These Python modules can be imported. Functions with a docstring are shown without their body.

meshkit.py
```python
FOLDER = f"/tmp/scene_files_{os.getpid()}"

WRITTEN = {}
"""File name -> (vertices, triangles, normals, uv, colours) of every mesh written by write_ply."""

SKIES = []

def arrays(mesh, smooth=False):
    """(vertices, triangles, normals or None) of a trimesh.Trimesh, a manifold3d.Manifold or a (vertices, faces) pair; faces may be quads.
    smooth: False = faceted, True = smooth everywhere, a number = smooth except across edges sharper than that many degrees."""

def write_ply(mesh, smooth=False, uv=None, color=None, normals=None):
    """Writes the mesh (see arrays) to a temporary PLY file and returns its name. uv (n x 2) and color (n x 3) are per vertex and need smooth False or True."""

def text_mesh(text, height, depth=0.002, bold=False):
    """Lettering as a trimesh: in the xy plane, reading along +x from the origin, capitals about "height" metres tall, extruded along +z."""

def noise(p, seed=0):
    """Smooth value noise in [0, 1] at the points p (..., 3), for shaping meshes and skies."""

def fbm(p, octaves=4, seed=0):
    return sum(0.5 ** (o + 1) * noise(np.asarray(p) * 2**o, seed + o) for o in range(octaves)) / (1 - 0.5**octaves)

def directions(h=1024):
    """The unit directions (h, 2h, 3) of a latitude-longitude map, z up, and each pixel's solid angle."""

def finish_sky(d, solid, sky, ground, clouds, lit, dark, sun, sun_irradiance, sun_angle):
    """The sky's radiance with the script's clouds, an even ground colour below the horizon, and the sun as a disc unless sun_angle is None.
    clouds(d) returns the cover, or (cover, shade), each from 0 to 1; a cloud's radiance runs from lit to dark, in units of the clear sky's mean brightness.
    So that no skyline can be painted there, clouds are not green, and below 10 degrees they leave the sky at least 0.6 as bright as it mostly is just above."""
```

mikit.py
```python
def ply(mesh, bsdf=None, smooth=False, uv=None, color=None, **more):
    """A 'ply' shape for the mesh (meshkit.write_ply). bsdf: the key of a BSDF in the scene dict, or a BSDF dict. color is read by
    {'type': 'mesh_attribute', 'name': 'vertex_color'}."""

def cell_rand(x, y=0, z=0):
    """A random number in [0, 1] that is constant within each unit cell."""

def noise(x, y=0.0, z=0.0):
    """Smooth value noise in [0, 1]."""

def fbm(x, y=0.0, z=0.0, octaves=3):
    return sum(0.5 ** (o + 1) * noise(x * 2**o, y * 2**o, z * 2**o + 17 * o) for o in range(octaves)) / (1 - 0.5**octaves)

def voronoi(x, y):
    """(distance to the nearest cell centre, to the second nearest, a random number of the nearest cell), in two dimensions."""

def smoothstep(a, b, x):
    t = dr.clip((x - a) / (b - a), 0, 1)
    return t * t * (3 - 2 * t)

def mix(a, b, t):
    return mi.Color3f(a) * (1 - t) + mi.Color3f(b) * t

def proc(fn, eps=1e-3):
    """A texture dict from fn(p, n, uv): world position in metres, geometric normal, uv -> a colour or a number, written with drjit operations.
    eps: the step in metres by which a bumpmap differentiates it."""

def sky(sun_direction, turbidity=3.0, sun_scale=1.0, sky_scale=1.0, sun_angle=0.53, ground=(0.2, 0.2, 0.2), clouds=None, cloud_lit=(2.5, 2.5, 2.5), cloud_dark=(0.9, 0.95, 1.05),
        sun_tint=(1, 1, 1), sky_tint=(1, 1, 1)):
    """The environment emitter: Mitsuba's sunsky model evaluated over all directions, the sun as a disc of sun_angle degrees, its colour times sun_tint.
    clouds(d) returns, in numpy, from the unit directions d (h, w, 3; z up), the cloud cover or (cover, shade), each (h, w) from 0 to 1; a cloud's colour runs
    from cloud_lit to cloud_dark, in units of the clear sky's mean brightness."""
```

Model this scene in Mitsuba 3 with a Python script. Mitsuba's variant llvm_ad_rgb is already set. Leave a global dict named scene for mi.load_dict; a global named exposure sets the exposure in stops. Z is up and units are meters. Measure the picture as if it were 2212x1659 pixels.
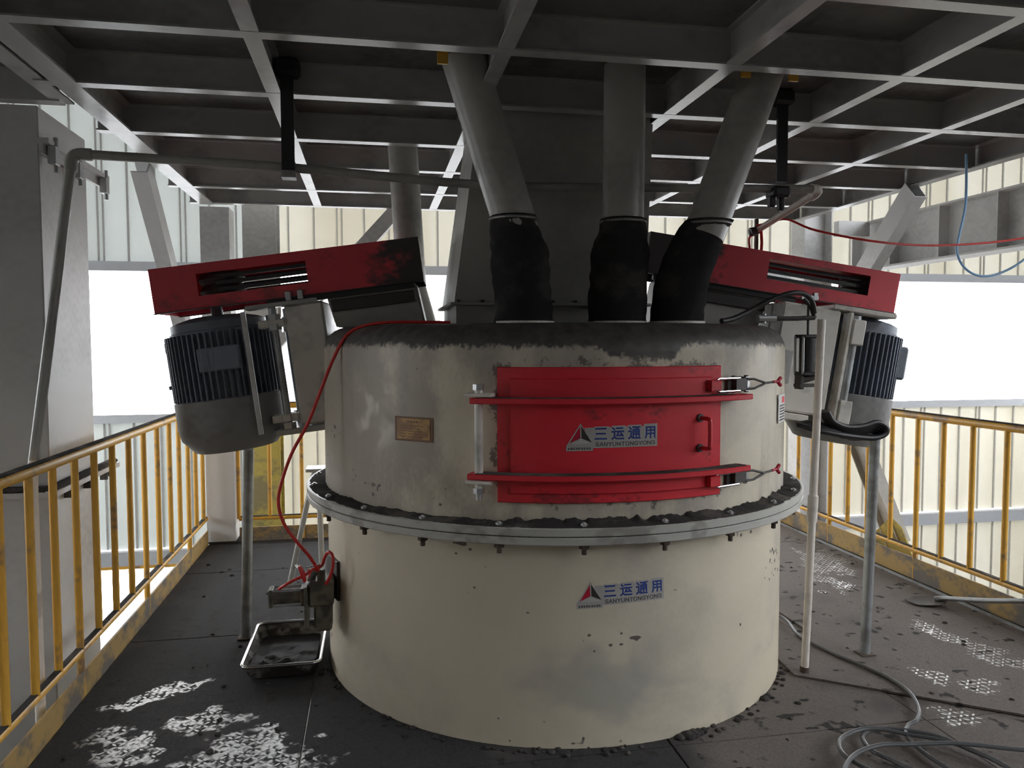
import math, numpy as np, trimesh, drjit as dr, mitsuba as mi, mikit, meshkit
from shapely.geometry import Polygon, LineString, box as sbox
from shapely.ops import unary_union
from shapely import affinity

scene, labels = {}, {}
T = mi.ScalarTransform4f
# ------------------------------------------------------------------ camera, sky, exposure
YAW, PITCH, ROLL = math.radians(10.4), math.radians(3.0), math.radians(0.15)
EYE = np.array([0.0, 0.0, 1.6])
_f = np.array([math.sin(YAW) * math.cos(PITCH), math.cos(YAW) * math.cos(PITCH), -math.sin(PITCH)])
_r = np.cross(_f, [0, 0, 1]); _r /= np.linalg.norm(_r)
_u = np.cross(_r, _f)
_up = math.cos(ROLL) * _u + math.sin(ROLL) * _r
scene['camera'] = {'type': 'perspective', 'fov': 67.67, 'fov_axis': 'x', 'near_clip': 0.02, 'far_clip': 300.0,
                   'to_world': T().look_at(origin=EYE.tolist(), target=(EYE + _f).tolist(), up=_up.tolist())}
exposure = 6.35
# an even white overcast sky, no sun
scene['sky'] = mikit.sky((0.5, -0.5, 0.7), sun_scale=0.0, ground=(0.3, 0.3, 0.3),
                         clouds=lambda d: np.ones(d.shape[:2]), cloud_lit=(0.97, 1.0, 1.03))

# ------------------------------------------------------------------ helpers
def numbered(key):
    if key not in scene and not any(k.startswith(key + '__') for k in scene):
        return key
    i = 1
    while f'{key}_{i:03d}' in scene or any(k.startswith(f'{key}_{i:03d}__') for k in scene):
        i += 1
    return f'{key}_{i:03d}'

_count = {}
def put(mesh, mat, key, smooth=False):
    """one entry of the scene; a taken key gets the next number"""
    n = _count.get(key, 0)
    _count[key] = n + 1
    k = key if n == 0 else f'{key}_{n:03d}'
    scene[k] = mesh if isinstance(mesh, dict) else mikit.ply(mesh, mat, smooth)
    return k

def thing(name, label, cat, group=None):
    n = _count.get('#' + name, 0)
    _count['#' + name] = n + 1
    k = name if n == 0 else f'{name}_{n:03d}'
    labels[k] = {'label': label, 'category': cat}
    if group:
        labels[k]['group'] = group
    return k

def solo(mesh, mat, name, label, cat, group=None, smooth=False):
    k = thing(name, label, cat, group)
    scene[k] = mikit.ply(mesh, mat, smooth)
    return k

def struct(mesh, mat, name, label=None, smooth=False):
    scene[name] = mikit.ply(mesh, mat, smooth)
    labels[name] = {'kind': 'structure'}
    if label:
        labels[name]['label'] = label
    return name

def fix(m):
    if m.volume < 0:
        m.invert()
    return m

def cat(*ms):
    out = []
    for m in ms:
        out += list(m) if isinstance(m, (list, tuple)) else [m]
    return trimesh.util.concatenate(out)

def bx(x0, x1, y0, y1, z0, z1, c=0.0):
    """a box, its edges chamfered by c"""
    x0, x1, y0, y1, z0, z1 = min(x0, x1), max(x0, x1), min(y0, y1), max(y0, y1), min(z0, z1), max(z0, z1)
    if c <= 0:
        m = trimesh.creation.box((x1 - x0, y1 - y0, z1 - z0))
        m.apply_translation(((x0 + x1) / 2, (y0 + y1) / 2, (z0 + z1) / 2))
        return m
    pts = []
    for sx, sy, sz in np.ndindex(2, 2, 2):
        p = np.array([(x0, x1)[sx], (y0, y1)[sy], (z0, z1)[sz]])
        q = c * np.array([1 - 2 * sx, 1 - 2 * sy, 1 - 2 * sz])
        pts += [p + q * [0, 1, 1], p + q * [1, 0, 1], p + q * [1, 1, 0]]
    return trimesh.convex.convex_hull(np.array(pts))

def frame(d, up=(0, 0, 1)):
    d = np.asarray(d, float); d = d / np.linalg.norm(d)
    up = np.asarray(up, float)
    if abs(d @ up) > 0.98 * np.linalg.norm(up):
        up = np.array([0, 1.0, 0])
    x = np.cross(up, d); x /= np.linalg.norm(x)
    return x, np.cross(d, x), d

def along(poly, p0, p1, up=(0, 0, 1)):
    """extrudes a section (polygon in the side, up plane) from p0 to p1"""
    p0, p1 = np.asarray(p0, float), np.asarray(p1, float)
    m = trimesh.creation.extrude_polygon(poly, np.linalg.norm(p1 - p0), engine='earcut')
    x, y, z = frame(p1 - p0, up)
    M = np.eye(4); M[:3, 0], M[:3, 1], M[:3, 2], M[:3, 3] = x, y, z, p0
    m.apply_transform(M)
    return fix(m)

def isec(h, w, tf, tw, z0=0.0):
    """I section, its bottom at z0"""
    return unary_union([sbox(-w / 2, z0, w / 2, z0 + tf), sbox(-w / 2, z0 + h - tf, w / 2, z0 + h), sbox(-tw / 2, z0, tw / 2, z0 + h)])

def csec(h, w, t, z0=0.0, s=1):
    p = unary_union([sbox(0, z0, w, z0 + t), sbox(0, z0 + h - t, w, z0 + h), sbox(0, z0, t, z0 + h)])
    return affinity.translate(affinity.scale(p, s, 1, origin=(0, 0)), -s * w / 2, 0)

def tubesec(w, h, t=0.006):
    return sbox(-w / 2, -h / 2, w / 2, h / 2).difference(sbox(-w / 2 + t, -h / 2 + t, w / 2 - t, h / 2 - t))

def smoothpath(P, n=6, closed=False):
    P = np.asarray(P, float); N = len(P); out = []
    for i in range(N if closed else N - 1):
        if closed:
            a, b, c, d = P[(i - 1) % N], P[i], P[(i + 1) % N], P[(i + 2) % N]
        else:
            b, c = P[i], P[i + 1]
            a = P[i - 1] if i else 2 * b - c
            d = P[i + 2] if i + 2 < N else 2 * c - b
        for k in range(n):
            t = k / n
            out.append(0.5 * (2 * b + (c - a) * t + (2 * a - 5 * b + 4 * c - d) * t * t + (3 * b - 3 * c + d - a) * t ** 3))
    if not closed:
        out.append(P[-1])
    return np.array(out)

def tube(P, r, n=10, closed=False):
    P = np.asarray(P, float); N = len(P)
    r = np.broadcast_to(np.asarray(r, float), (N,))
    Tn = np.roll(P, -1, 0) - np.roll(P, 1, 0) if closed else np.gradient(P, axis=0)
    Tn /= np.linalg.norm(Tn, axis=1, keepdims=True)
    x, y, _ = frame(Tn[0])
    V = []
    a = np.arange(n) * 2 * np.pi / n
    for i in range(N):
        x = x - (x @ Tn[i]) * Tn[i]; x /= np.linalg.norm(x)
        y = np.cross(Tn[i], x)
        V.append(P[i] + r[i] * (np.cos(a)[:, None] * x + np.sin(a)[:, None] * y))
    V = np.vstack(V); F = []
    for i in range(N if closed else N - 1):
        j = (i + 1) % N
        for k in range(n):
            k2 = (k + 1) % n
            F += [[i * n + k, i * n + k2, j * n + k2], [i * n + k, j * n + k2, j * n + k]]
    if not closed:
        V = np.vstack([V, P[0], P[-1]])
        for k in range(n):
            F += [[len(V) - 2, (k + 1) % n, k], [len(V) - 1, (N - 1) * n + k, (N - 1) * n + (k + 1) % n]]
    return fix(trimesh.Trimesh(V, F, process=False))

def cyl(p0, p1, r, n=20, r1=None):
    p0, p1 = np.asarray(p0, float), np.asarray(p1, float)
    return tube([p0, p1], [r, r if r1 is None else r1], n)

def lathe(prof, n=48):
    """profile of (r, z) about z, closed by discs where it does not end on the axis"""
    prof = list(prof)
    if prof[0][0] > 1e-9: prof = [(0, prof[0][1])] + prof
    if prof[-1][0] > 1e-9: prof = prof + [(0, prof[-1][1])]
    return fix(trimesh.creation.revolve(np.array(prof, float), sections=n))

def place(m, origin, z, x=None):
    """moves a mesh built about the origin so that its z axis points along z (and its x near x)"""
    z = np.asarray(z, float) / np.linalg.norm(z)
    x = np.asarray(x if x is not None else (frame(z)[0]), float)
    x = x - (x @ z) * z; x /= np.linalg.norm(x)
    M = np.eye(4); M[:3, 0], M[:3, 1], M[:3, 2], M[:3, 3] = x, np.cross(z, x), z, origin
    m = m.copy(); m.apply_transform(M)
    return m

def hexbolt(r, h):
    return trimesh.creation.cylinder(r, h, sections=6)

# ------------------------------------------------------------------ the mixer's own cylinder coordinates
CX, CY = 0.951, 4.016
def cp(t, r, z):
    """degrees from the side that faces the camera's platform front, radius, height"""
    a = math.radians(t)
    return np.array([CX + r * math.sin(a), CY - r * math.cos(a), z])

def arcsweep(sec, t0, t1, n, closed=False):
    """sweeps a section of (r, z) points about the mixer's axis"""
    sec = np.asarray(sec, float); k = len(sec)
    ts = np.linspace(t0, t1, n + (0 if closed else 1), endpoint=not closed)
    V = np.vstack([[cp(t, r, z) for r, z in sec] for t in ts]); F = []
    m = len(ts)
    for i in range(m if closed else m - 1):
        j = (i + 1) % m
        for a in range(k):
            b = (a + 1) % k
            F += [[i * k + a, i * k + b, j * k + b], [i * k + a, j * k + b, j * k + a]]
    if not closed:
        for a in range(1, k - 1):
            F += [[0, a + 1, a], [(m - 1) * k, (m - 1) * k + a, (m - 1) * k + a + 1]]
    return fix(trimesh.Trimesh(V, F, process=False))

def arcbox(t0, t1, z0, z1, r0, r1, n=12, c=0.0):
    if c:
        sec = [(r0, z0), (r1 - c, z0), (r1, z0 + c), (r1, z1 - c), (r1 - c, z1), (r0, z1)]
    else:
        sec = [(r0, z0), (r1, z0), (r1, z1), (r0, z1)]
    return arcsweep(sec, t0, t1, n)

def arcprint(shape, t, z, R, r0, r1, size=0.02):
    """a flat shape (metres) laid round the cylinder of radius R, its origin at angle t and height z, from r0 to r1"""
    ms = []
    for g in getattr(shape, 'geoms', [shape]):
        m = trimesh.creation.extrude_polygon(g, 1.0, engine='earcut')
        v, f = trimesh.remesh.subdivide_to_size(m.vertices, m.faces, size, max_iter=20) if size else (m.vertices, m.faces)
        ms.append((v, f))
    out = []
    for v, f in ms:
        r = r0 + (r1 - r0) * np.clip(v[:, 2], 0, 1)
        a = np.radians(t) + v[:, 0] / R
        V = np.stack([CX + r * np.sin(a), CY - r * np.cos(a), z + v[:, 1]], 1)
        out.append(fix(trimesh.Trimesh(V, f, process=False)))
    return cat(out)

# ------------------------------------------------------------------ materials
def mat(name, **k):
    scene[name] = {'type': 'twosided', 'bsdf': {'type': 'principled', **k}}
    return name

def rgb(*c):
    return {'type': 'rgb', 'value': list(c)}

N, FB, SS, MIX, C3 = mikit.noise, mikit.fbm, mikit.smoothstep, mikit.mix, mi.Color3f

def worn(base, dirt, scale, lo, hi, fine=40.0):
    """paint with patches of grime: blotches with a grain of their own"""
    def fn(p, n, uv):
        a = FB(p.x * scale, p.y * scale, p.z * scale, 4)
        b = N(p.x * fine, p.y * fine, p.z * fine)
        return MIX(base, dirt, SS(lo, hi, a + 0.16 * (b - 0.5)))
    return mikit.proc(fn)

DUST = (0.045, 0.043, 0.042)
CREAM = (0.57, 0.515, 0.415)

def cream_fn(p, n, uv):
    """cream paint with soot smears, small chips and scuffs"""
    wx, wz = FB(p.x * 1.9, p.y * 1.9, p.z * 1.9 + 30, 3) - 0.5, FB(p.x * 1.9 + 50, p.y * 1.9, p.z * 1.9, 3) - 0.5
    base = MIX(CREAM, (0.62, 0.56, 0.44), FB(p.x * 1.7 + 3 + wx, p.y * 1.7, p.z * 1.7 + wz, 3))
    smear = FB(p.x * 1.5 + 2.2 * wx, p.y * 1.5 + wz, p.z * 1.1 + 9 + 2.2 * wz, 5) + 0.05 * (N(p.x * 90, p.y * 90, p.z * 60) - 0.5)
    c = MIX(base, (0.34, 0.325, 0.30), 0.55 * SS(0.46, 0.80, smear))
    ang = dr.atan2(p.x - CX, CY - p.y) * 57.2958
    foot = FB(ang * 0.09, p.z * 5, 11.0, 4) - dr.sqrt(dr.square((ang + 6) / 16) + dr.square((p.z - 0.27) / 0.22)) * 0.55
    c = MIX(c, (0.30, 0.30, 0.285), 0.55 * SS(-0.10, 0.35, foot))
    chip = N(p.x * 46, p.y * 46, p.z * 46 + 5) * FB(p.x * 5, p.y * 5, p.z * 5 + 40, 2)
    return C3(MIX(c, (0.12, 0.10, 0.09), SS(0.60, 0.66, chip)))

def cream_top_fn(p, n, uv):
    """the upper shell: the same paint, streaked, black dust lying on the shoulder with a ragged lower edge and runs from it, grime round the door"""
    c = cream_fn(p, n, uv)
    ang = dr.atan2(p.x - CX, CY - p.y) * 57.2958
    streak = FB(ang * 0.16, p.z * 1.1, 3.0, 4)
    c = MIX(c, (0.30, 0.275, 0.25), 0.55 * SS(0.45, 0.75, streak))
    brown = FB(ang * 0.075, p.z * 2.4, 5.0, 4) + 0.08 * (N(ang * 2.0, p.z * 60) - 0.5)
    c = MIX(c, (0.20, 0.172, 0.15), 0.60 * SS(0.40, 0.78, brown + 0.30 * SS(-38, -62, ang) + 0.06))
    bare = FB(p.x * 9, p.y * 9, p.z * 6 + 21, 3)
    patch = SS(1.0, 0.55, dr.sqrt(dr.square((ang + 52) / 9) + dr.square((p.z - 1.30) / 0.17)))
    c = MIX(c, (0.62, 0.57, 0.50), 0.8 * patch * SS(0.42, 0.55, bare))
    # soot caked on above and beside the door, and in smudges under it
    dx, dz = dr.maximum(dr.abs(ang + 0.9) - 22.3, 0) * 0.0208, dr.maximum(dr.abs(p.z - 1.25) - 0.262, 0)
    off = dr.sqrt(dx * dx + dz * dz)
    rag = FB(ang * 0.45, p.z * 22, 7.0, 4) + 0.20 * (N(ang * 3.3, p.z * 150) - 0.5)
    grime = SS(0.40, 0.60, rag + 0.05 - off * 7.5 - 0.10 * SS(1.25, 1.0, p.z))
    c = MIX(c, (0.085, 0.075, 0.068), 0.8 * grime)
    # the dust that lies on the shoulder
    edge = 1.592 + 0.030 * (FB(ang * 0.25, 5.0, 0.0, 4) - 0.5) - 0.05 * SS(0.72, 0.90, N(ang * 0.11, 1.5)) + 0.02 * (N(ang * 2.3, p.z * 90) - 0.5)
    return C3(MIX(c, MIX(DUST, (0.11, 0.10, 0.09), FB(ang * 0.6, p.z * 40, 2.0, 3)), SS(-0.012, 0.012, p.z - edge)))

mat('m_cream', base_color=mikit.proc(cream_fn), roughness=0.42, specular=0.5)
mat('m_cream_top', base_color=mikit.proc(cream_top_fn), roughness=0.48, specular=0.45)
mat('m_cream_plain', base_color=worn((0.68, 0.65, 0.60), (0.42, 0.40, 0.37), 5, 0.52, 0.80), roughness=0.45, specular=0.5)
mat('m_red', base_color=worn((0.60, 0.026, 0.040), (0.30, 0.03, 0.038), 6, 0.66, 0.86, 70), roughness=0.38, specular=0.5)
def red_dusty_fn(p, n, uv):
    a = FB(p.x * 5, p.y * 5, p.z * 5, 4) + 0.14 * (N(p.x * 60, p.y * 60, p.z * 60) - 0.5)
    c = MIX((0.60, 0.052, 0.07), (0.28, 0.06, 0.065), SS(0.54, 0.80, a))
    inner = dr.sqrt(dr.square(p.x - CX) + dr.square(p.y - CY))      # darker on the ends that lie by the chutes
    return C3(MIX(c, (0.05, 0.042, 0.042), SS(0.92, 0.80, inner + 0.5 * (a - 0.5))))
mat('m_red_dusty', base_color=mikit.proc(red_dusty_fn), roughness=0.45, specular=0.5)
mat('m_ring', base_color=worn((0.43, 0.43, 0.40), (0.28, 0.27, 0.25), 8, 0.5, 0.7), roughness=0.4, specular=0.5)
mat('m_dust', base_color=worn(DUST, (0.11, 0.10, 0.092), 9, 0.45, 0.75, 120), roughness=0.95, specular=0.1)
mat('m_steelgrey', base_color=worn((0.36, 0.355, 0.345), (0.25, 0.246, 0.24), 4, 0.45, 0.8), roughness=0.24, specular=0.8)
mat('m_deck', base_color=worn((0.17, 0.168, 0.16), (0.11, 0.108, 0.104), 3, 0.4, 0.7), roughness=0.6, specular=0.3)
mat('m_column', base_color=worn((0.54, 0.54, 0.54), (0.40, 0.395, 0.39), 1.6, 0.42, 0.85), roughness=0.45, specular=0.5)
def sheetmat(name, a, b, t):
    scene[name] = {'type': 'principledthin', 'base_color': mikit.proc(lambda p, n, uv: C3(MIX(b, a, SS(0.25, 0.7, FB(p.x * 2.3, 1.0, p.z * 0.35, 3))))), 'roughness': 0.5, 'diff_trans': t, 'spec_trans': 0.0}
sheetmat('m_sheet_white', (0.70, 0.74, 0.71), (0.60, 0.63, 0.60), 0.12)
sheetmat('m_sheet_cream', (0.80, 0.76, 0.64), (0.68, 0.63, 0.50), 0.16)
mat('m_seam', base_color=rgb(0.36, 0.355, 0.34), roughness=0.6)
mat('m_seam_cream', base_color=rgb(0.46, 0.44, 0.39), roughness=0.6)
mat('m_wall', base_color=rgb(0.42, 0.42, 0.40), roughness=0.6)
mat('m_girt', base_color=rgb(0.42, 0.43, 0.45), roughness=0.5)
mat('m_concrete', base_color=worn((0.13, 0.125, 0.12), (0.08, 0.077, 0.073), 1.0, 0.4, 0.7), roughness=0.85, specular=0.2)
mat('m_yellow', base_color=worn((0.66, 0.36, 0.05), (0.32, 0.20, 0.10), 7, 0.55, 0.80, 50), roughness=0.45, specular=0.5)
mat('m_toe', base_color=worn((0.36, 0.24, 0.09), (0.16, 0.14, 0.12), 5, 0.42, 0.66, 50), roughness=0.6, specular=0.35)
mat('m_olive', base_color=worn((0.36, 0.29, 0.06), (0.20, 0.17, 0.08), 4, 0.45, 0.7), roughness=0.5)
mat('m_tube', base_color=worn((0.36, 0.353, 0.33), (0.25, 0.244, 0.23), 3, 0.40, 0.8), roughness=0.34, specular=0.6)
mat('m_hopper', base_color=worn((0.38, 0.37, 0.345), (0.28, 0.273, 0.257), 2, 0.40, 0.8), roughness=0.5, specular=0.4)
mat('m_canvas', base_color=worn((0.030, 0.029, 0.030), (0.06, 0.057, 0.055), 8, 0.45, 0.7, 200), roughness=0.95, specular=0.1)
mat('m_motor', base_color=worn((0.15, 0.175, 0.22), (0.11, 0.12, 0.135), 5, 0.45, 0.8), roughness=0.45, specular=0.5)
mat('m_motorcap', base_color=worn((0.22, 0.22, 0.215), (0.15, 0.15, 0.147), 5, 0.45, 0.8), roughness=0.5, specular=0.4)
mat('m_black', base_color=rgb(0.022, 0.022, 0.024), roughness=0.45, specular=0.5)
mat('m_iron', base_color=rgb(0.05, 0.045, 0.043), roughness=0.55, specular=0.5)
mat('m_rust', base_color=worn((0.10, 0.075, 0.06), (0.05, 0.04, 0.035), 20, 0.4, 0.7), roughness=0.7, specular=0.3)
mat('m_zinc', base_color=rgb(0.50, 0.51, 0.52), roughness=0.36, metallic=0.85)
mat('m_galv', base_color=worn((0.42, 0.45, 0.47), (0.30, 0.31, 0.31), 9, 0.45, 0.7), roughness=0.4, metallic=0.6)
mat('m_chrome', base_color=rgb(0.72, 0.73, 0.75), roughness=0.18, metallic=1.0)
mat('m_coal', base_color=rgb(0.016, 0.0155, 0.016), roughness=0.8, specular=0.3)
mat('m_pan', base_color=worn((0.30, 0.29, 0.28), (0.06, 0.056, 0.053), 9, 0.36, 0.56, 60), roughness=0.35, metallic=0.4)
mat('m_whitepipe', base_color=worn((0.74, 0.69, 0.63), (0.46, 0.42, 0.38), 8, 0.55, 0.8), roughness=0.4, specular=0.5)
mat('m_redhose', base_color=rgb(0.62, 0.035, 0.03), roughness=0.35, specular=0.5)
mat('m_bluecable', base_color=rgb(0.26, 0.46, 0.70), roughness=0.45)
mat('m_greycable', base_color=rgb(0.11, 0.115, 0.12), roughness=0.42, specular=0.5)
mat('m_brass', base_color=worn((0.34, 0.20, 0.075), (0.22, 0.12, 0.06), 30, 0.4, 0.65), roughness=0.5, metallic=0.3)
mat('m_brassdark', base_color=rgb(0.17, 0.085, 0.045), roughness=0.6)
mat('m_sticker', base_color=rgb(0.36, 0.35, 0.34), roughness=0.5, specular=0.4)
mat('m_stickerlight', base_color=rgb(0.42, 0.42, 0.40), roughness=0.5, specular=0.4)
mat('m_blueprint', base_color=rgb(0.035, 0.055, 0.22), roughness=0.5, specular=0.3)
mat('m_blackprint', base_color=rgb(0.04, 0.036, 0.034), roughness=0.5, specular=0.3)
mat('m_redprint', base_color=rgb(0.42, 0.02, 0.04), roughness=0.5, specular=0.3)
mat('m_greyprint', base_color=rgb(0.10, 0.09, 0.088), roughness=0.5, specular=0.3)
mat('m_whiteplate', base_color=rgb(0.72, 0.70, 0.69), roughness=0.45, specular=0.4)
mat('m_pinkprint', base_color=rgb(0.75, 0.10, 0.12), roughness=0.5)
mat('m_valve', base_color=worn((0.15, 0.135, 0.10), (0.07, 0.064, 0.055), 18, 0.4, 0.7), roughness=0.5, specular=0.5)

# the platform's chequer plate: raised lozenges, trodden black dust, and places where the dust is worn through to shiny steel
WORN = [(-0.97, 3.66, 0.24, 0.085, 28), (-0.72, 3.36, 0.20, 0.13, 10), (-0.55, 3.10, 0.30, 0.16, 20), (-0.99, 3.20, 0.16, 0.20, 40), (-0.45, 2.95, 0.30, 0.10, 0),
        (3.05, 3.62, 0.09, 0.26, 10), (3.08, 3.30, 0.13, 0.24, 0), (2.62, 3.15, 0.11, 0.10, 0), (2.76, 3.02, 0.11, 0.10, 0), (2.45, 2.80, 0.16, 0.12, 0), (3.28, 5.1, 0.16, 0.30, 0), (3.02, 4.55, 0.10, 0.30, 0), (3.2, 4.9, 0.2, 0.2, 0)]
def lozenge(p):
    """1 on the raised lozenges of the plate, turned alternately"""
    s = 0.030
    u, v = p.x / s, p.y / s
    i, j = dr.floor(u), dr.floor(v)
    fu, fv = u - i - 0.5, v - j - 0.5
    odd = (i + j) - 2 * dr.floor((i + j) / 2)
    a = dr.select(odd > 0.5, fu + fv, fu - fv) * 0.7071
    b = dr.select(odd > 0.5, fu - fv, fu + fv) * 0.7071
    return SS(1.0, 0.72, dr.sqrt(dr.square(a / 0.50) + dr.square(b / 0.20)))
def wornmask(p):
    m = mi.Float(0)
    g = FB(p.x * 14, p.y * 14, 3.0, 4)
    for x, y, a, b, t in WORN:
        c, s = math.cos(math.radians(t)), math.sin(math.radians(t))
        u, v = (p.x - x) * c + (p.y - y) * s, -(p.x - x) * s + (p.y - y) * c
        d = dr.sqrt(dr.square(u / a) + dr.square(v / b))
        m = dr.maximum(m, SS(0.10, 0.34, 1.0 - d + 1.5 * (g - 0.53)))
    return m
def polished(p):
    """where feet and shovels have rubbed the dust off down to smooth steel, speckled by what stays between the lozenges"""
    speck = N(p.x * 95, p.y * 60, 4.0)
    w = wornmask(p) * SS(0.25, 0.75, 0.55 * lozenge(p) + 0.9 * FB(p.x * 45, p.y * 45, 2.0, 3) - 0.04 - 0.26 * SS(1.0, 2.0, p.x) + 0.40 * (speck - 0.4))
    return dr.maximum(w, SS(0.80, 0.86, FB(p.x * 3.2, p.y * 3.2, 21.0, 4)) * SS(0.5, 0.8, lozenge(p)))
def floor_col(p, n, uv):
    """near black towards the left, brown towards the right, over the same plate"""
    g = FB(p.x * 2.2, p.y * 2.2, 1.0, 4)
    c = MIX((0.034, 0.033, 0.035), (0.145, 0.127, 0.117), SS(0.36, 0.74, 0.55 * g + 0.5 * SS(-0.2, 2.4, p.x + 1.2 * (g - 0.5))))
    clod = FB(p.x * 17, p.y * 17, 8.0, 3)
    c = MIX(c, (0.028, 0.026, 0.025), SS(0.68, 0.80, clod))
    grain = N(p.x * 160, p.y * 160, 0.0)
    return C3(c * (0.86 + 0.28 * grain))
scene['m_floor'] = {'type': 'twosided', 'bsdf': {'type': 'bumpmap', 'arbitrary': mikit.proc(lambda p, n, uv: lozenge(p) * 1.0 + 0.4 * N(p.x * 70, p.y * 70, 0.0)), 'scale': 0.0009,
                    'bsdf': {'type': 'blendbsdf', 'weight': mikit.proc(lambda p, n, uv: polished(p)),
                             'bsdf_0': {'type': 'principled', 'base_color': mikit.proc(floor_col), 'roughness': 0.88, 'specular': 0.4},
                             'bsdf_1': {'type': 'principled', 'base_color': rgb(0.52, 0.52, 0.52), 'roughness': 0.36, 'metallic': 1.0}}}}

# ================================================================== THE SETTING
# ---- building shell: back wall of ribbed sheets with a band of open window, roof, side walls; unseen front and right walls have high openings shaped for the light
WY = 9.0
def sheet(x0, w, z0, z1):
    """one ribbed cladding sheet, three ribs"""
    V = [(x, WY, z) for z in (z0, z1) for x in (x0, x0 + w)]
    return trimesh.Trimesh(V, [[0, 1, 3], [0, 3, 2]], process=False)
def seams(x0, w, z0, z1):
    """the standing seams of a sheet, doubled at its lap"""
    out = []
    for k in range(3):
        r = x0 + (k + 0.5) * w / 3
        for o in ((0.0,) if k else (-0.024, 0.030)):
            e = 0.010 if k else 0.008
            out.append(bx(r + o - e, r + o + e, WY - 0.016, WY - 0.001, z0, z1))
    return cat(out)
struct(bx(-5.2, 10.2, WY - 0.25, WY - 0.05, 8.5, 8.9), 'm_column', 'wall_back')
W = 0.84
X0 = -2.865 - 0.14 - 2 * W - 0.84
for k in range(19):
    x = X0 + k * W
    m = 'm_sheet_white' if x < -1.4 else 'm_sheet_cream'
    for a, b in ((2.44, 9.0), (-0.66, 0.83), (-3.0, -0.80)):
        if b < 0 and -3.9 < x < -1.5:
            continue
        put(sheet(x, W, a, b), m, 'wall_back__sheet')
        put(seams(x, W, a, b), 'm_seam' if x < -1.4 else 'm_seam_cream', 'wall_back__seam')
struct(along(csec(0.10, 0.07, 0.006, -0.05), (-5.2, WY - 0.07, 2.45), (10.2, WY - 0.07, 2.45)), 'm_girt', 'trim_1')
struct(along(csec(0.09, 0.07, 0.006, -0.05), (-5.2, WY - 0.07, 0.80), (10.2, WY - 0.07, 0.80)), 'm_girt', 'trim_2')
struct(along(csec(0.15, 0.08, 0.006, -0.075), (-5.2, WY - 0.075, -0.745), (10.2, WY - 0.075, -0.745)), 'm_girt', 'trim_3')
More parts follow.
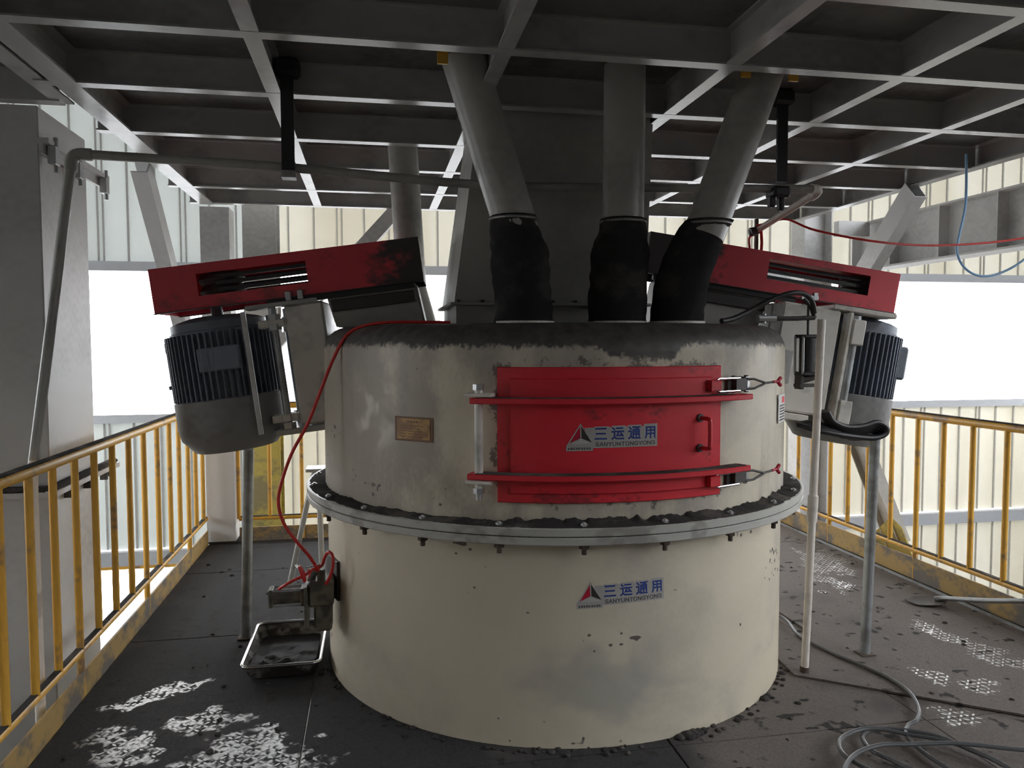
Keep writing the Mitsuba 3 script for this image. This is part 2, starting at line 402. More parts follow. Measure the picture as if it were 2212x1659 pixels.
struct(bx(-3.9, -1.4, WY - 0.10, WY - 0.06, -0.86, -0.83), 'm_yellow', 'trim_4')  # strip added for the orange fringe along the bright lower opening
ZR = 9.0
struct(cat(bx(-5.26, -5.2, -7, WY + 0.2, -4.5, 0.85), bx(-5.26, -5.2, -7, WY + 0.2, 2.4, ZR), bx(-5.26, -5.2, -7, 3.0, 0.85, 2.4)), 'm_wall', 'wall_left')
struct(cat(bx(10.2, 10.26, 2.0, WY + 0.2, -4.5, 0.85), bx(10.2, 10.26, 2.0, WY + 0.2, 2.4, ZR), bx(10.2, 10.26, -7, 2.0, -4.5, 3.0), bx(10.2, 10.26, -7, 2.0, 8.6, ZR)), 'm_wall', 'wall_right')
struct(cat(bx(-5.26, 10.26, -7.06, -7, -4.5, 4.2), bx(-5.26, 10.26, -7.06, -7, 8.6, ZR), bx(-5.26, 6.0, -7.06, -7, 4.2, 8.6)), 'm_concrete', 'wall_front')
struct(bx(-5.3, 10.3, -7.06, WY + 0.3, ZR, ZR + 0.06), 'm_deck', 'ceiling_001')
struct(bx(-5.3, 10.3, -7, WY + 0.3, -4.6, -4.5), 'm_concrete', 'floor_001')

# ---- the platform floor: a framed slab with chequer plates laid on it
XL, XR, YB, YF = -1.31, 3.60, 6.46, -1.6
struct(cat(bx(XL, XR, YF, YB, -0.05, -0.012), [along(csec(0.20, 0.08, 0.01, -0.20), (x, YF, 0 - 0.012), (x, YB, -0.012)) for x in (XL + 0.045, XR - 0.045)],
           along(csec(0.20, 0.08, 0.01, -0.20), (XL, YB - 0.045, -0.012), (XR, YB - 0.045, -0.012))), 'm_steelgrey', 'floor')
xcut = [XL + 0.004, -0.29, 1.16, 2.30, XR - 0.05]
ycut = [YF, 0.2, 1.5, 2.80, 4.35, 5.6, YB]
for i in range(4):
    for j in range(6):
        h = 0.0015 * ((i * 7 + j * 3) % 3)
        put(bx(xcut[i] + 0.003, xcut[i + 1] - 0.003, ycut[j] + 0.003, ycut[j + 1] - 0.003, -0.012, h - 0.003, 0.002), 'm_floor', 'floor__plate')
lap = Polygon([(1.98, 3.29), (2.35, 3.02), (2.75, 2.73), (3.46, 2.20), (3.46, 4.55), (2.36, 4.55), (2.36, 3.75), (2.03, 3.75)])
m = trimesh.creation.extrude_polygon(lap, 0.009, engine='earcut'); m.apply_translation((0, 0, 0.001))
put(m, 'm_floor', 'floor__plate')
put(bx(XR - 0.055, XR - 0.046, YF, YB, -0.012, 0.012), 'm_galv', 'floor__edge_angle')
put(bx(XR - 0.046, XR, YF, YB, -0.012, 0.001), 'm_dust', 'floor__edge_gutter')

# ---- the deck overhead: plates on a grid of rolled steel beams
ZB, ZD = 2.69, 2.83
struct(bx(-1.36, 3.80, -0.5, 6.36, ZD, ZD + 0.012), 'm_deck', 'ceiling')
put(bx(-3.6, -1.362, -0.5, 3.85, ZD, ZD + 0.012), 'm_deck', 'ceiling__deck_plate')
for y in (-0.46, 0.35, 0.98, 1.61, 2.24, 2.875, 3.54, 4.28, 4.93, 5.66, 6.29):
    put(along(isec(ZD - ZB, 0.062, 0.008, 0.006), (-1.36, y, ZB), (3.76, y, ZB)), 'm_steelgrey', 'ceiling__cross_beam')
for x in (-0.405, 0.503, 1.41, 2.17, 2.91):
    put(along(isec(ZD - ZB - 0.001, 0.062, 0.008, 0.006), (x, -0.46, ZB + 0.001), (x, 6.29, ZB + 0.001)), 'm_steelgrey', 'ceiling__long_beam')
put(along(isec(ZD - ZB, 0.10, 0.010, 0.008), (-1.245, -0.5, ZB - 0.001), (-1.245, 6.33, ZB - 0.001)), 'm_steelgrey', 'ceiling__edge_beam')
put(along(csec(ZD - ZB, 0.08, 0.008, s=-1), (-1.36, -0.5, ZB + 0.006), (-1.36, 3.85, ZB + 0.006)), 'm_steelgrey', 'ceiling__edge_beam')
put(along(csec(ZD - ZB, 0.08, 0.008, s=1), (3.74, -0.5, ZB - 0.001), (3.74, 6.33, ZB - 0.001)), 'm_steelgrey', 'ceiling__edge_beam')
put(along(csec(ZD - ZB, 0.07, 0.008), (-3.6, 3.82, ZB), (-1.36, 3.82, ZB)), 'm_steelgrey', 'ceiling__edge_beam')

# ---- columns
def hcol(name, label, x, y, z0, z1, w, d, t, m, axis='x', paint=None, group=None):
    """H column: flanges square to the axis"""
    k = thing(name, label, 'column', group)
    s = isec(d, w, t, t * 0.8, -d / 2)
    if axis == 'x':
        s = affinity.rotate(s, 90, origin=(0, 0))
    e = trimesh.creation.extrude_polygon(s, z1 - z0, engine='earcut'); e.apply_translation((x, y, z0))
    put(e, m, k + '__shaft')
    if paint:
        e = trimesh.creation.extrude_polygon(s.buffer(0.0015, join_style=2), paint[1] - paint[0], engine='earcut'); e.apply_translation((x, y, paint[0]))
        put(e, paint[2], k + '__painted_foot')
    return k

k = thing('steel_column', 'large grey box column rising past the left railing, with bolted collars', 'column')
put(bx(-2.15, -1.48, 3.86, 4.45, -4.5, 2.688, 0.006), 'm_column', k + '__shaft')
put(cat(bx(-1.479, -1.43, 3.84, 4.66, 2.515, 2.54), bx(-1.47, -1.455, 3.84, 4.66, 2.47, 2.54)), 'm_column', k + '__bracket')
for y in (3.90, 4.20, 4.58):
    put(cat(bx(-1.45, -1.415, y - 0.03, y + 0.03, 2.43, 2.515, 0.004), cyl((-1.43, y + 0.02, 2.40), (-1.43, y + 0.02, 2.56), 0.011, 8)), 'm_zinc', k + '__clamp')
put(cat(bx(-2.16, -1.44, 3.80, 3.859, 0.90, 0.925), bx(-1.479, -1.43, 3.80, 4.69, 0.905, 0.93)), 'm_column', k + '__collar')
rng = np.random.default_rng(3)
put(cat(bx(-2.16, -1.44, 3.802, 3.858, 0.925, 0.95, 0.01), bx(-1.478, -1.433, 3.80, 4.68, 0.93, 0.955, 0.01), [bx(-1.475, -1.44, y, y + 0.02, 0.86, 0.905) for y in (4.0, 4.25, 4.5, 4.62)]), 'm_dust', k + '__dust_line')

k = thing('steel_column', 'grey column standing on the back left corner of the platform beside the railing', 'column')
put(cat(bx(-1.32, -1.10, 6.42, 6.432, 0, 2.688), bx(-1.32, -1.10, 6.63, 6.642, 0, 2.688), bx(-1.11, -1.10, 6.432, 6.63, 0, 2.688), bx(-1.32, -1.31, 6.432, 6.63, 0, 2.688)), 'm_column', k + '__shaft')
put(bx(-1.345, -1.075, 6.40, 6.66, 0, 0.012), 'm_dust', k + '__base_plate')
hcol('steel_column', 'olive and brown H column behind the back railing, left of the mixer', -0.975, 7.32, -4.5, 6.5, 0.29, 0.29, 0.014, 'm_hopper', 'y', (-4.5, 1.0, 'm_olive'))
hcol('steel_column', 'grey H column beyond the back right corner of the platform', 4.05, 6.56, -4.5, 3.1, 0.22, 0.28, 0.012, 'm_column', 'x')

# ---- braces
def brace(label, p0, p1, w, h, m, sec=None):
    k = thing('steel_brace', label, 'brace')
    put(along(sec or tubesec(w, h), p0, p1), m, k + '__bar')
    return k
brace('grey diagonal brace left of the belt guard, from the deck edge to the corner column', (-1.41, 5.20, 2.72), (-1.41, 6.42, 1.50), 0.10, 0.13, 'm_column', csec(0.13, 0.10, 0.010, -0.065, 1))
brace('grey diagonal brace rising to the deck behind the thin feed tube', (-1.06, 6.42, 1.28), (0.20, 6.33, 2.672), 0.09, 0.11, 'm_column')
brace('grey diagonal brace falling to the right behind the right feed tube', (2.16, 6.33, 2.672), (3.72, 6.42, 1.10), 0.09, 0.11, 'm_column')
brace('pale grey diagonal brace under the right deck edge, above the red belt guard', (3.72, 4.76, 2.66), (3.80, 6.40, 1.16), 0.09, 0.16, 'm_column')
k = brace('dark diagonal brace with a yellow foot behind the right railing posts', (3.84, 5.00, 0.10), (3.90, 6.40, 1.95), 0.09, 0.15, 'm_hopper', isec(0.16, 0.10, 0.010, 0.008, -0.08))
g = trimesh.creation.extrude_polygon(Polygon([(4.72, -0.05), (5.25, -0.05), (5.25, 0.12), (5.05, 0.30), (4.92, 0.24)]), 0.012, engine='earcut')
g.apply_transform(np.array([[0, 0, 1, 3.80], [1, 0, 0, 0], [0, 1, 0, 0], [0, 0, 0, 1.0]]))
put(fix(g), 'm_olive', k + '__gusset')

# ---- crane runway beam on the right
k = thing('runway_beam', 'deep grey I-beam with stiffeners running back on the right above the window', 'beam')
put(along(isec(0.45, 0.22, 0.016, 0.010, 2.29), (4.70, -6.5, 0), (4.70, 6.9, 0)), 'm_column', k + '__girder')
for y in (4.4, 5.0, 5.6, 6.2, 6.75):
    put(bx(4.60, 4.695, y, y + 0.012, 2.306, 2.724), 'm_column', k + '__stiffener')
put(bx(4.30, 4.62, 6.52, 6.60, 2.60, 2.74), 'm_column', k + '__bracket')

# ---- railings
def railing(label, p0, p1, posts, zt, zb, mains, toe, side, group=None):
    """posts: distances along p0-p1"""
    k = thing('guard_railing', label, 'railing', group)
    p0, p1 = np.array(p0, float), np.array(p1, float)
    d = (p1 - p0) / np.linalg.norm(p1 - p0); n = np.array([d[1], -d[0]]) * side
    L = np.linalg.norm(p1 - p0)
    def at(s, z, o=0.0): return [*(p0 + d * s + n * o), z]
    put(cyl(at(0, zt), at(L, zt), 0.024, 12), 'm_yellow', k + '__top_rail', 40)
    put(along(sbox(-0.017, 0.0, 0.017, 0.006), at(0, zt + 0.021), at(L, zt + 0.021)), 'm_dust', k + '__dust_line')
    put(cyl(at(0, zb), at(L, zb), 0.018, 10), 'm_yellow', k + '__bottom_rail', 40)
    put(along(sbox(-0.013, 0.0, 0.013, 0.005), at(0, zb + 0.016), at(L, zb + 0.016)), 'm_dust', k + '__dust_line')
    for i, s in enumerate(posts):
        low = i % 4 == mains
        put(cyl(at(s, 0.0 if low else zb), at(s, zt - 0.01), 0.0165, 10), 'm_yellow', k + '__post', 40)
    put(along(sbox(-0.005, -0.05, 0.005, toe[1]), at(0, 0, 0.01), at(L, 0, 0.01)), 'm_toe', k + '__toe_board')
    return k
ysL = [3.24 - 0.245 * i for i in range(17, 0, -1)] + [3.243, 3.471, 3.714, 3.959, 4.22, 4.488, 4.766, 5.051, 5.339, 5.586, 5.843, 6.079, 6.32]
railing('yellow railing along the left edge of the platform', (XL - 0.012, -1.2), (XL - 0.012, 6.40), [y + 1.2 for y in ysL if y > -1.1], 1.105, 0.205, 3, (0.0, 0.115), 1)
ysR = [5.994, 5.783, 5.528, 5.293, 5.058, 4.797, 4.541, 4.304, 4.062, 3.806] + [3.56 - 0.25 * i for i in range(18)]
railing('yellow railing along the right edge of the platform', (XR + 0.012, -1.2), (XR + 0.012, 6.42), sorted(y + 1.2 for y in ysR if y > -1.1), 1.11, 0.195, 1, (0.0, 0.145), -1)
railing('yellow railing across the back of the platform behind the mixer', (-1.08, YB + 0.015), (3.62, YB + 0.015), [0.0] + [0.244 + 0.256 * i for i in range(18)], 1.105, 0.18, 2, (0.0, 0.105), -1)

# ================================================================== THE MIXER
MX = thing('mixer_drum', 'large round cream mixing drum with a red access door, in the middle of the platform', 'mixer')
RL, RU, RF = 1.180, 1.190, 1.283
put(arcsweep([(RL - 0.012, 0.0), (RL, 0.0), (RL, 0.84), (RL - 0.012, 0.84)], 0, 360, 160, True), 'm_cream', MX + '__lower_shell', 40)
sh = [(RU - 0.012, 0.90), (RU, 0.90), (RU, 1.565)] + [(RU - 0.12 + 0.12 * math.cos(a), 1.565 + 0.12 * math.sin(a)) for a in np.linspace(0, math.pi / 2, 9)[1:]] + [(0.02, 1.687), (0.02, 1.675), (RU - 0.12, 1.673), (RU - 0.012, 1.565)]
put(arcsweep(sh, 0, 360, 160, True), 'm_cream_top', MX + '__upper_shell', 40)
def ring(r0, r1, z0, z1, c=0.003):
    return arcsweep([(r0, z0), (r1 - c, z0), (r1, z0 + c), (r1, z1 - c), (r1 - c, z1), (r0, z1)], 0, 360, 160, True)
FL = put(ring(RL - 0.01, RF, 0.839, 0.869), 'm_ring', MX + '__lower_flange', 20)
FU = put(ring(RU - 0.01, RF, 0.873, 0.904), 'm_ring', MX + '__upper_flange', 20)
put(ring(RL - 0.01, RF - 0.008, 0.868, 0.874, 0.001), 'm_black', MX + '__gasket', 20)
for i in range(24):
    t = -7.5 + 15 * i
    top = place(hexbolt(0.014, 0.012), cp(t, RF - 0.036, 0.910), (0, 0, 1))
    put(cat(top, cyl(cp(t, RF - 0.036, 0.905), cp(t, RF - 0.036, 0.921), 0.007, 8)), 'm_zinc', FU + '__bolt')
    nut = place(hexbolt(0.020, 0.018), cp(t, RF - 0.036, 0.829), (0, 0, 1))
    put(cat(nut, cyl(cp(t, RF - 0.036, 0.84), cp(t, RF - 0.036, 0.797), 0.010, 8)), 'm_rust', FL + '__nut')
# black dust heaped on the flange, ragged at both edges
ts = np.arange(960) * 0.375
P3 = np.stack([np.cos(np.radians(ts)) * 9, np.sin(np.radians(ts)) * 9, 0 * ts], 1)
h = meshkit.fbm(P3 * 4.0, 5, 5) * 0.6 + meshkit.fbm(P3 * 0.9, 3, 15) * 0.4; o = meshkit.fbm(P3 * 2.5, 4, 9)
V, F = [], []
for i, t in enumerate(ts):
    front = 1.0 if abs(((t + 180) % 360) - 180 - 14) < 40 else 0.35
    ho, oo = 0.904 + 0.004 + front * 0.036 * max(0, h[i] - 0.36) * 2, RF - 0.010 - 0.05 * max(0, o[i] - 0.55)
    V += [cp(t, RU - 0.004, 0.9), cp(t, RU + 0.0015, ho), cp(t, RU + 0.03, 0.907 + 0.5 * (ho - 0.907)), cp(t, oo - 0.02, 0.9085), cp(t, oo, 0.9035), cp(t, oo, 0.900)]
k = 6; n = len(ts)
for i in range(n):
    j = (i + 1) % n
    for a in range(k):
        b = (a + 1) % k
        F += [[i * k + a, i * k + b, j * k + b], [i * k + a, j * k + b, j * k + a]]
put(fix(trimesh.Trimesh(V, F, process=False)), 'm_dust', MX + '__flange_dust', 30)
labels[MX + '__flange_dust'] = {'kind': 'stuff', 'label': 'black dust lying on the flange'}

# access door
D = MX + '__access_door'
put(arcbox(-23.2, 21.45, 0.985, 1.511, RU + 0.001, RU + 0.018, 24, 0.003), 'm_red', D, 30)
put(arcbox(-20.6, 18.4, 1.022, 1.468, RU + 0.017, RU + 0.030, 22, 0.004), 'm_red', D + '__raised_panel', 30)
for z, a, b in ((1.372, -27.4, 26.9), (1.080, -27.9, 26.5)):
    put(arcbox(a, b, z, z + 0.022, RU + 0.022, RU + 0.085, 26, 0.003), 'm_red', D + '__arm', 30)
put(arcbox(-26.5, 25.5, 1.102, 1.105, RU + 0.026, RU + 0.080, 26), 'm_dust', D + '__arm_dust', 30)
put(arcbox(-26.5, 22.5, 1.394, 1.396, RU + 0.026, RU + 0.078, 26), 'm_dust', D + '__arm_dust', 30)
hp = [cp(15.6, RU + 0.026, 1.305), cp(15.9, RU + 0.075, 1.303), cp(15.9, RU + 0.085, 1.29), cp(15.9, RU + 0.085, 1.20), cp(15.9, RU + 0.075, 1.187), cp(15.6, RU + 0.026, 1.185)]
put(tube(smoothpath(hp, 4), 0.008, 10), 'm_red', D + '__handle', 40)
for z in (1.305, 1.185):
    put(cyl(cp(15.6, RU + 0.028, z), cp(15.6, RU + 0.040, z), 0.016, 14), 'm_iron', D + '__handle_foot')
# hinge
H = MX + '__hinge'
put(cyl(cp(-26.2, RU + 0.055, 1.03), cp(-26.2, RU + 0.055, 1.435), 0.0165, 16), 'm_cream_plain', H, 40)
for z in (1.398, 1.062):
    put(arcbox(-28.4, -23.6, z, z + 0.014, RU - 0.005, RU + 0.082, 4, 0.003), 'm_cream_plain', H + '__lug', 30)
for z in (1.435, 1.035):
    put(place(hexbolt(0.022, 0.022), cp(-26.2, RU + 0.055, z), (0, 0, 1)), 'm_zinc', H + '__nut')
put(cyl(cp(-26.2, RU + 0.055, 1.0), cp(-26.2, RU + 0.055, 1.03), 0.014, 12), 'm_zinc', H + '__bolt_end')
# toggle latches
for z in (1.432, 1.048):
    Lk = MX + '__latch'
    n_ = _count.get(Lk, 0)
    body = cat(arcbox(23.6, 28.6, z - 0.030, z + 0.030, RU, RU + 0.016, 3), arcbox(24.8, 28.2, z - 0.024, z + 0.024, RU + 0.016, RU + 0.038, 3),
               [place(hexbolt(0.009, 0.014), cp(t, RU + 0.02, z + s * 0.028), cp(t, 1, 0) - cp(t, 0, 0)) for t in (25.0, 29.0) for s in (-1, 1)])
    Lk = put(body, 'm_iron', Lk)
    u = [cp(25.4, RU + 0.044, z + 0.026), cp(19.6, RU + 0.046, z + 0.026), cp(19.2, RU + 0.046, z + 0.022), cp(19.2, RU + 0.046, z - 0.022), cp(19.6, RU + 0.046, z - 0.026), cp(25.4, RU + 0.044, z - 0.026)]
    put(tube(u, 0.0055, 8), 'm_chrome', Lk + '__draw_bolt', 40)
    put(arcbox(17.4, 19.8, z - 0.022, z + 0.022, RU + 0.029, RU + 0.056, 2, 0.003), 'm_red', Lk + '__hook')
    put(cat([tube([cp(28, RU + 0.036, z + s * 0.022), cp(30.2, RU + 0.044, z + s * 0.019), cp(33.2, RU + 0.05, z + s * 0.003)], 0.005, 8) for s in (-1, 1)],
            tube([cp(33, RU + 0.05, z), cp(39.0, RU + 0.05, z + 0.002)], 0.005, 8)), 'm_iron', Lk + '__lever')
    put(cat(tube([cp(37, RU + 0.05, z + 0.002), cp(39.6, RU + 0.05, z + 0.002)], 0.0062, 8), tube([cp(39.5, RU + 0.05, z + 0.003), cp(40.4, RU + 0.054, z + 0.018)], 0.008, 8), tube([cp(39.5, RU + 0.05, z), cp(40.4, RU + 0.054, z - 0.016)], 0.008, 8)),
        'm_redprint', Lk + '__grip')
    put(arcbox(28.2, 29.6, z - 0.03, z + 0.03, RU + 0.014, RU + 0.03, 2), 'm_zinc', Lk + '__pivot')

# nameplate
NP = put(arcbox(-46.1, -36.7, 1.204, 1.304, RU + 0.0005, RU + 0.003, 6), 'm_brassdark', MX + '__nameplate')
put(arcbox(-45.4, -37.3, 1.212, 1.297, RU + 0.003, RU + 0.0045, 6), 'm_brass', NP + '__face')
rows = [sbox(0.055, 0.072, 0.065, 0.080), sbox(0.070, 0.072, 0.080, 0.080), sbox(0.085, 0.072, 0.095, 0.080), sbox(0.100, 0.072, 0.110, 0.080)] + [sbox(0.012, 0.014 + 0.011 * i, 0.05, 0.017 + 0.011 * i) for i in range(5)] + [sbox(0.06, 0.014 + 0.011 * i, 0.13 - 0.01 * (i % 2), 0.0165 + 0.011 * i) for i in range(5)]
put(arcprint(unary_union(rows), -45.4, 1.208, RU, RU + 0.0045, RU + 0.0055, 0), 'm_brassdark', NP + '__engraving')
# warning plate at the right edge of the drum
x0 = cp(49.5, RU + 0.004, 0)
WP = put(arcbox(46.5, 53.5, 1.235, 1.365, RU + 0.004, RU + 0.008, 4), 'm_whiteplate', MX + '__warning_plate')
put(arcbox(49.6, 52.6, 1.325, 1.353, RU + 0.008, RU + 0.009, 2), 'm_pinkprint', WP + '__red_mark')
put(cat([arcbox(47.5, 52.6, z, z + 0.006, RU + 0.008, RU + 0.0088, 2) for z in (1.31, 1.297, 1.284, 1.271, 1.258, 1.245)]), 'm_greyprint', WP + '__print')

# the maker's stickers: emblem, four characters, latin line
def stroke(*pts): return LineString(pts).buffer(0.68, cap_style=3, join_style=2)
WALK = [stroke((0.9, 9.2), (2.2, 8.0)), stroke((0.4, 6.2), (2.2, 6.2), (2.2, 2.2)), stroke((0.4, 0.6), (2.2, 2.0), (3.8, 0.8), (9.8, 0.6))]
GLYPHS = [unary_union([stroke((1, 9), (9, 9)), stroke((1.4, 5), (8.6, 5)), stroke((0.5, 0.9), (9.5, 0.9))]),
          unary_union(WALK + [stroke((4.2, 9), (9, 9)), stroke((3.6, 6.4), (9.8, 6.4)), stroke((6, 6.4), (4.4, 3.2), (9, 3.4)), stroke((7.8, 4.9), (9.4, 2.9))]),
          unary_union(WALK + [stroke((4, 9.4), (9, 9.4), (7.3, 8.3)), stroke((4.1, 7.3), (4.1, 2.2)), stroke((4.1, 7.3), (9.3, 7.3), (9.3, 2.3)), stroke((4.1, 5.6), (9.3, 5.6)), stroke((4.1, 3.9), (9.3, 3.9)), stroke((6.7, 9), (6.7, 2.3))]),
          unary_union([stroke((1.6, 9), (1.6, 3), (0.8, 0.6)), stroke((1.6, 9), (9, 9), (9, 0.8)), stroke((1.6, 6.4), (9, 6.4)), stroke((1.6, 3.8), (9, 3.8)), stroke((5.3, 9), (5.3, 0.6))])]
def flat(mesh):
    """the footprint of text_mesh lettering"""
    m = mesh
    f = m.faces[m.face_normals[:, 2] > 0.9]
    return unary_union([Polygon(m.vertices[t][:, :2]).buffer(0) for t in f])
def sticker(t, z, R, w, r, tilt, dirt):
    S = w
    def A(g): return affinity.scale(affinity.rotate(g, tilt, origin=(0, 0)), S, S, origin=(0, 0))
    tri = Polygon([(0.155, 0.292), (0.0, 0.055), (0.0, 0.0), (0.285, 0.0), (0.285, 0.06)])
    back = unary_union([tri, sbox(0.20, 0.028, 0.998, 0.245), sbox(0.30, 0.03, 0.46, 0.255), sbox(0.49, 0.03, 0.64, 0.26), sbox(0.665, 0.03, 0.815, 0.262), sbox(0.845, 0.03, 1.0, 0.268)])
    k = put(arcprint(A(back), t, z, R, r, r + 0.0008, 0.03), 'm_sticker', MX + '__sticker')
    e = 0.0008
    put(arcprint(A(Polygon([(0.150, 0.262), (0.150, 0.135), (0.035, 0.082)])), t, z, R, r + e, r + 2 * e, 0.03), 'm_redprint', k + '__red_facet')
    put(arcprint(A(Polygon([(0.163, 0.262), (0.163, 0.135), (0.268, 0.090)])), t, z, R, r + e, r + 2 * e, 0.03), 'm_blackprint', k + '__black_facet')
    put(arcprint(A(Polygon([(0.156, 0.122), (0.045, 0.073), (0.262, 0.076)])), t, z, R, r + e, r + 2 * e, 0.03), 'm_stickerlight', k + '__grey_facet')
    put(arcprint(A(unary_union([sbox(0.02 + 0.028 * i, 0.014, 0.036 + 0.028 * i + 0.004 * (i % 2), 0.036) for i in range(9)])), t, z, R, r + e, r + 2 * e, 0), 'm_greyprint', k + '__small_print')
    for i, g in enumerate(GLYPHS):
        g = affinity.translate(affinity.scale(g, 0.0128, 0.0132, origin=(0, 0)), 0.305 + 0.183 * i, 0.113)
        put(arcprint(A(g), t, z, R, r + e, r + 2 * e, 0.03), 'm_blueprint', k + '__character')
    txt = flat(meshkit.text_mesh('SANYUNTONGYONG', 0.042, 0.002, True))
    b = txt.bounds
    txt = affinity.translate(affinity.scale(txt, 0.66 / (b[2] - b[0]), 1.0, origin=(b[0], 0)), 0.312 - b[0], 0.045)
    put(arcprint(A(txt), t, z, R, r + e, r + 2 * e, 0), 'm_greyprint', k + '__latin_line')
sticker(-10.6, 1.190, RU + 0.03, 0.363, RU + 0.0302, 0.6, 0)
sticker(-8.4, 0.562, RL, 0.361, RL + 0.0003, 1.6, 1)

# clods on the drum's foot
def clod(x, y, z, r, seed, flatn=0.6):
    m = trimesh.creation.icosphere(2, r)
    n = meshkit.fbm(m.vertices / r * 1.4 + seed * 7, 3, seed)
    m.vertices *= (0.65 + 0.8 * n)[:, None]
    m.vertices[:, 2] *= flatn
    m.apply_translation((x, y, z))
    return m
rng = np.random.default_rng(5)
cl = []
for i in range(90):
    t = rng.uniform(-80, 80); r = RL + abs(rng.normal(0, 0.03)) + 0.004
    s = rng.uniform(0.004, 0.013)
    p = cp(t, r, s * 0.2); cl.append(clod(*p, s, i))
for t, s in ((14.5, 0.03), (15.8, 0.025), (17.2, 0.02), (12.6, 0.018), (40, 0.02), (18.5, 0.016), (41.5, 0.016)):
    cl.append(clod(*cp(t, RL + 0.018, 0.004), s, int(t)))
k = solo(cat(cl), 'm_dust', 'dust_clods', 'crumbs of black dust lying round the foot of the mixing drum', 'dust', smooth=True)
labels[k]['kind'] = 'stuff'
cl = []
for i in range(70):
    x, y = (rng.uniform(-1.2, -0.25), rng.uniform(2.4, 5.8)) if i % 2 else (rng.uniform(1.5, 3.4), rng.uniform(2.3, 5.2))
    if math.hypot(x - CX, y - CY) > 1.32:
        cl.append(clod(x, y, 0.011 if x > 1.9 else 0.001, rng.uniform(0.004, 0.014), i + 100, 0.5))
k = solo(cat(cl), 'm_dust', 'floor_crumbs', 'loose dark crumbs strewn over the platform floor', 'dirt', smooth=True)
labels[k]['kind'] = 'stuff'

# ================================================================== CHUTES AND TUBES ABOVE THE DRUM
k = thing('feed_hopper', 'wide grey steel chute rising from the middle of the drum to the deck', 'hopper')
def frustum(x0, x1, y0, y1, z0, X0_, X1_, Y0, Y1, z1):
    return trimesh.convex.convex_hull(np.array([[x0, y0, z0], [x1, y0, z0], [x1, y1, z0], [x0, y1, z0], [X0_, Y0, z1], [X1_, Y0, z1], [X1_, Y1, z1], [X0_, Y1, z1]]))
put(cat(frustum(0.392, 1.352, 3.66, 4.30, 1.80, 0.515, 1.385, 3.66, 4.26, ZB - 0.003), bx(0.54, 1.372, 3.66, 4.24, ZB - 0.004, ZD - 0.002)), 'm_hopper', k + '__body')
put(bx(0.37, 1.375, 3.635, 4.325, 1.785, 1.80, 0.003), 'm_hopper', k + '__flange')
put(bx(0.402, 1.345, 3.67, 4.29, 1.688, 1.785), 'm_hopper', k + '__collar')
for x in np.linspace(0.41, 1.33, 9):
    put(place(hexbolt(0.012, 0.012), (x, 3.648, 1.806), (0, 0, 1)), 'm_iron', k + '__bolt')

def sleeve(p0, p1, r0, r1, seed):
    """a canvas sleeve from its base p0 up to p1: it bellies out, bends and creases"""
    p0, p1 = np.array(p0, float), np.array(p1, float)
    nz, na = 44, 44
    a = np.arange(na) * 2 * np.pi / na
    V = []
    mid = np.array([p0[0] * 0.93 + p1[0] * 0.07, p0[1], p0[2] * 0.45 + p1[2] * 0.55])
    for i in range(nz + 1):
        t = i / nz
        c = (1 - t) ** 2 * p0 + 2 * t * (1 - t) * mid + t * t * p1
        q = np.stack([np.cos(a) * 2.2, np.sin(a) * 2.2, np.full(na, t * 4.5)], 1)
        w = meshkit.fbm(q + seed * 11, 3, seed)
        q2 = np.stack([np.cos(a) * 1.1, np.sin(a) * 1.1, np.full(na, t * 14)], 1)
        crease = meshkit.noise(q2 + seed, seed)
        e = np.clip((1 - t) / 0.42, 0, 1); e = e * e * (3 - 2 * e)
        R = (r1 + (r0 - r1) * e) * (1 + 0.14 * (w - 0.5) + 0.07 * (crease - 0.5))
        V.append(c + np.stack([R * np.cos(a), R * np.sin(a), 0.25 * R * np.cos(a) * (p1[0] - p0[0]) * -t], 1))
    V = np.vstack([*V, p0, p1]); F = []
    for i in range(nz):
        for j in range(na):
            j2 = (j + 1) % na
            F += [[i * na + j, i * na + j2, (i + 1) * na + j2], [i * na + j, (i + 1) * na + j2, (i + 1) * na + j]]
    for j in range(na):
        F += [[len(V) - 2, (j + 1) % na, j], [len(V) - 1, nz * na + j, nz * na + (j + 1) % na]]
    return fix(trimesh.Trimesh(V, F, process=False))

def feed_tube(label, top, joint, base, r, rs0, rs1, seed, sleeved=True, dia2=None):
    k = thing('feed_tube', label, 'pipe')
    top, joint, base = np.array(top), np.array(joint), np.array(base)
    put(cyl(joint - (top - joint) * 0.08, top, r, 32), 'm_tube', k + '__pipe', 40)
    if sleeved:
        put(sleeve(base, joint + (top - joint) * 0.02, rs0, rs1, seed), 'm_canvas', k + '__canvas_sleeve', True)
        put(tube([joint + (top - joint) * 0.0 + (r * 1.1) * np.array([math.cos(a), math.sin(a), 0]) for a in np.linspace(0, 2 * math.pi, 24, endpoint=False)], 0.006, 6, True), 'm_zinc', k + '__hose_clip')
        put(cyl(base - [0, 0, 0.0], base + [0, 0, 0.012], rs0 * 1.05, 28), 'm_whitepipe', k + '__socket')
    return k
feed_tube('thick slanting feed tube in black canvas, leaning in from the left', (0.395, 3.30, ZD - 0.003), (0.615, 3.30, 2.14), (0.668, 3.34, 1.688), 0.095, 0.128, 0.102, 1)
feed_tube('upright feed tube in black canvas between the two slanting ones', (1.117, 3.30, ZD - 0.003), (1.112, 3.30, 2.14), (1.095, 3.33, 1.688), 0.092, 0.130, 0.104, 2)
feed_tube('slanting feed tube in black canvas leaning in from the right', (1.740, 3.22, ZD - 0.003), (1.478, 3.22, 2.13), (1.368, 3.30, 1.688), 0.092, 0.122, 0.106, 3)
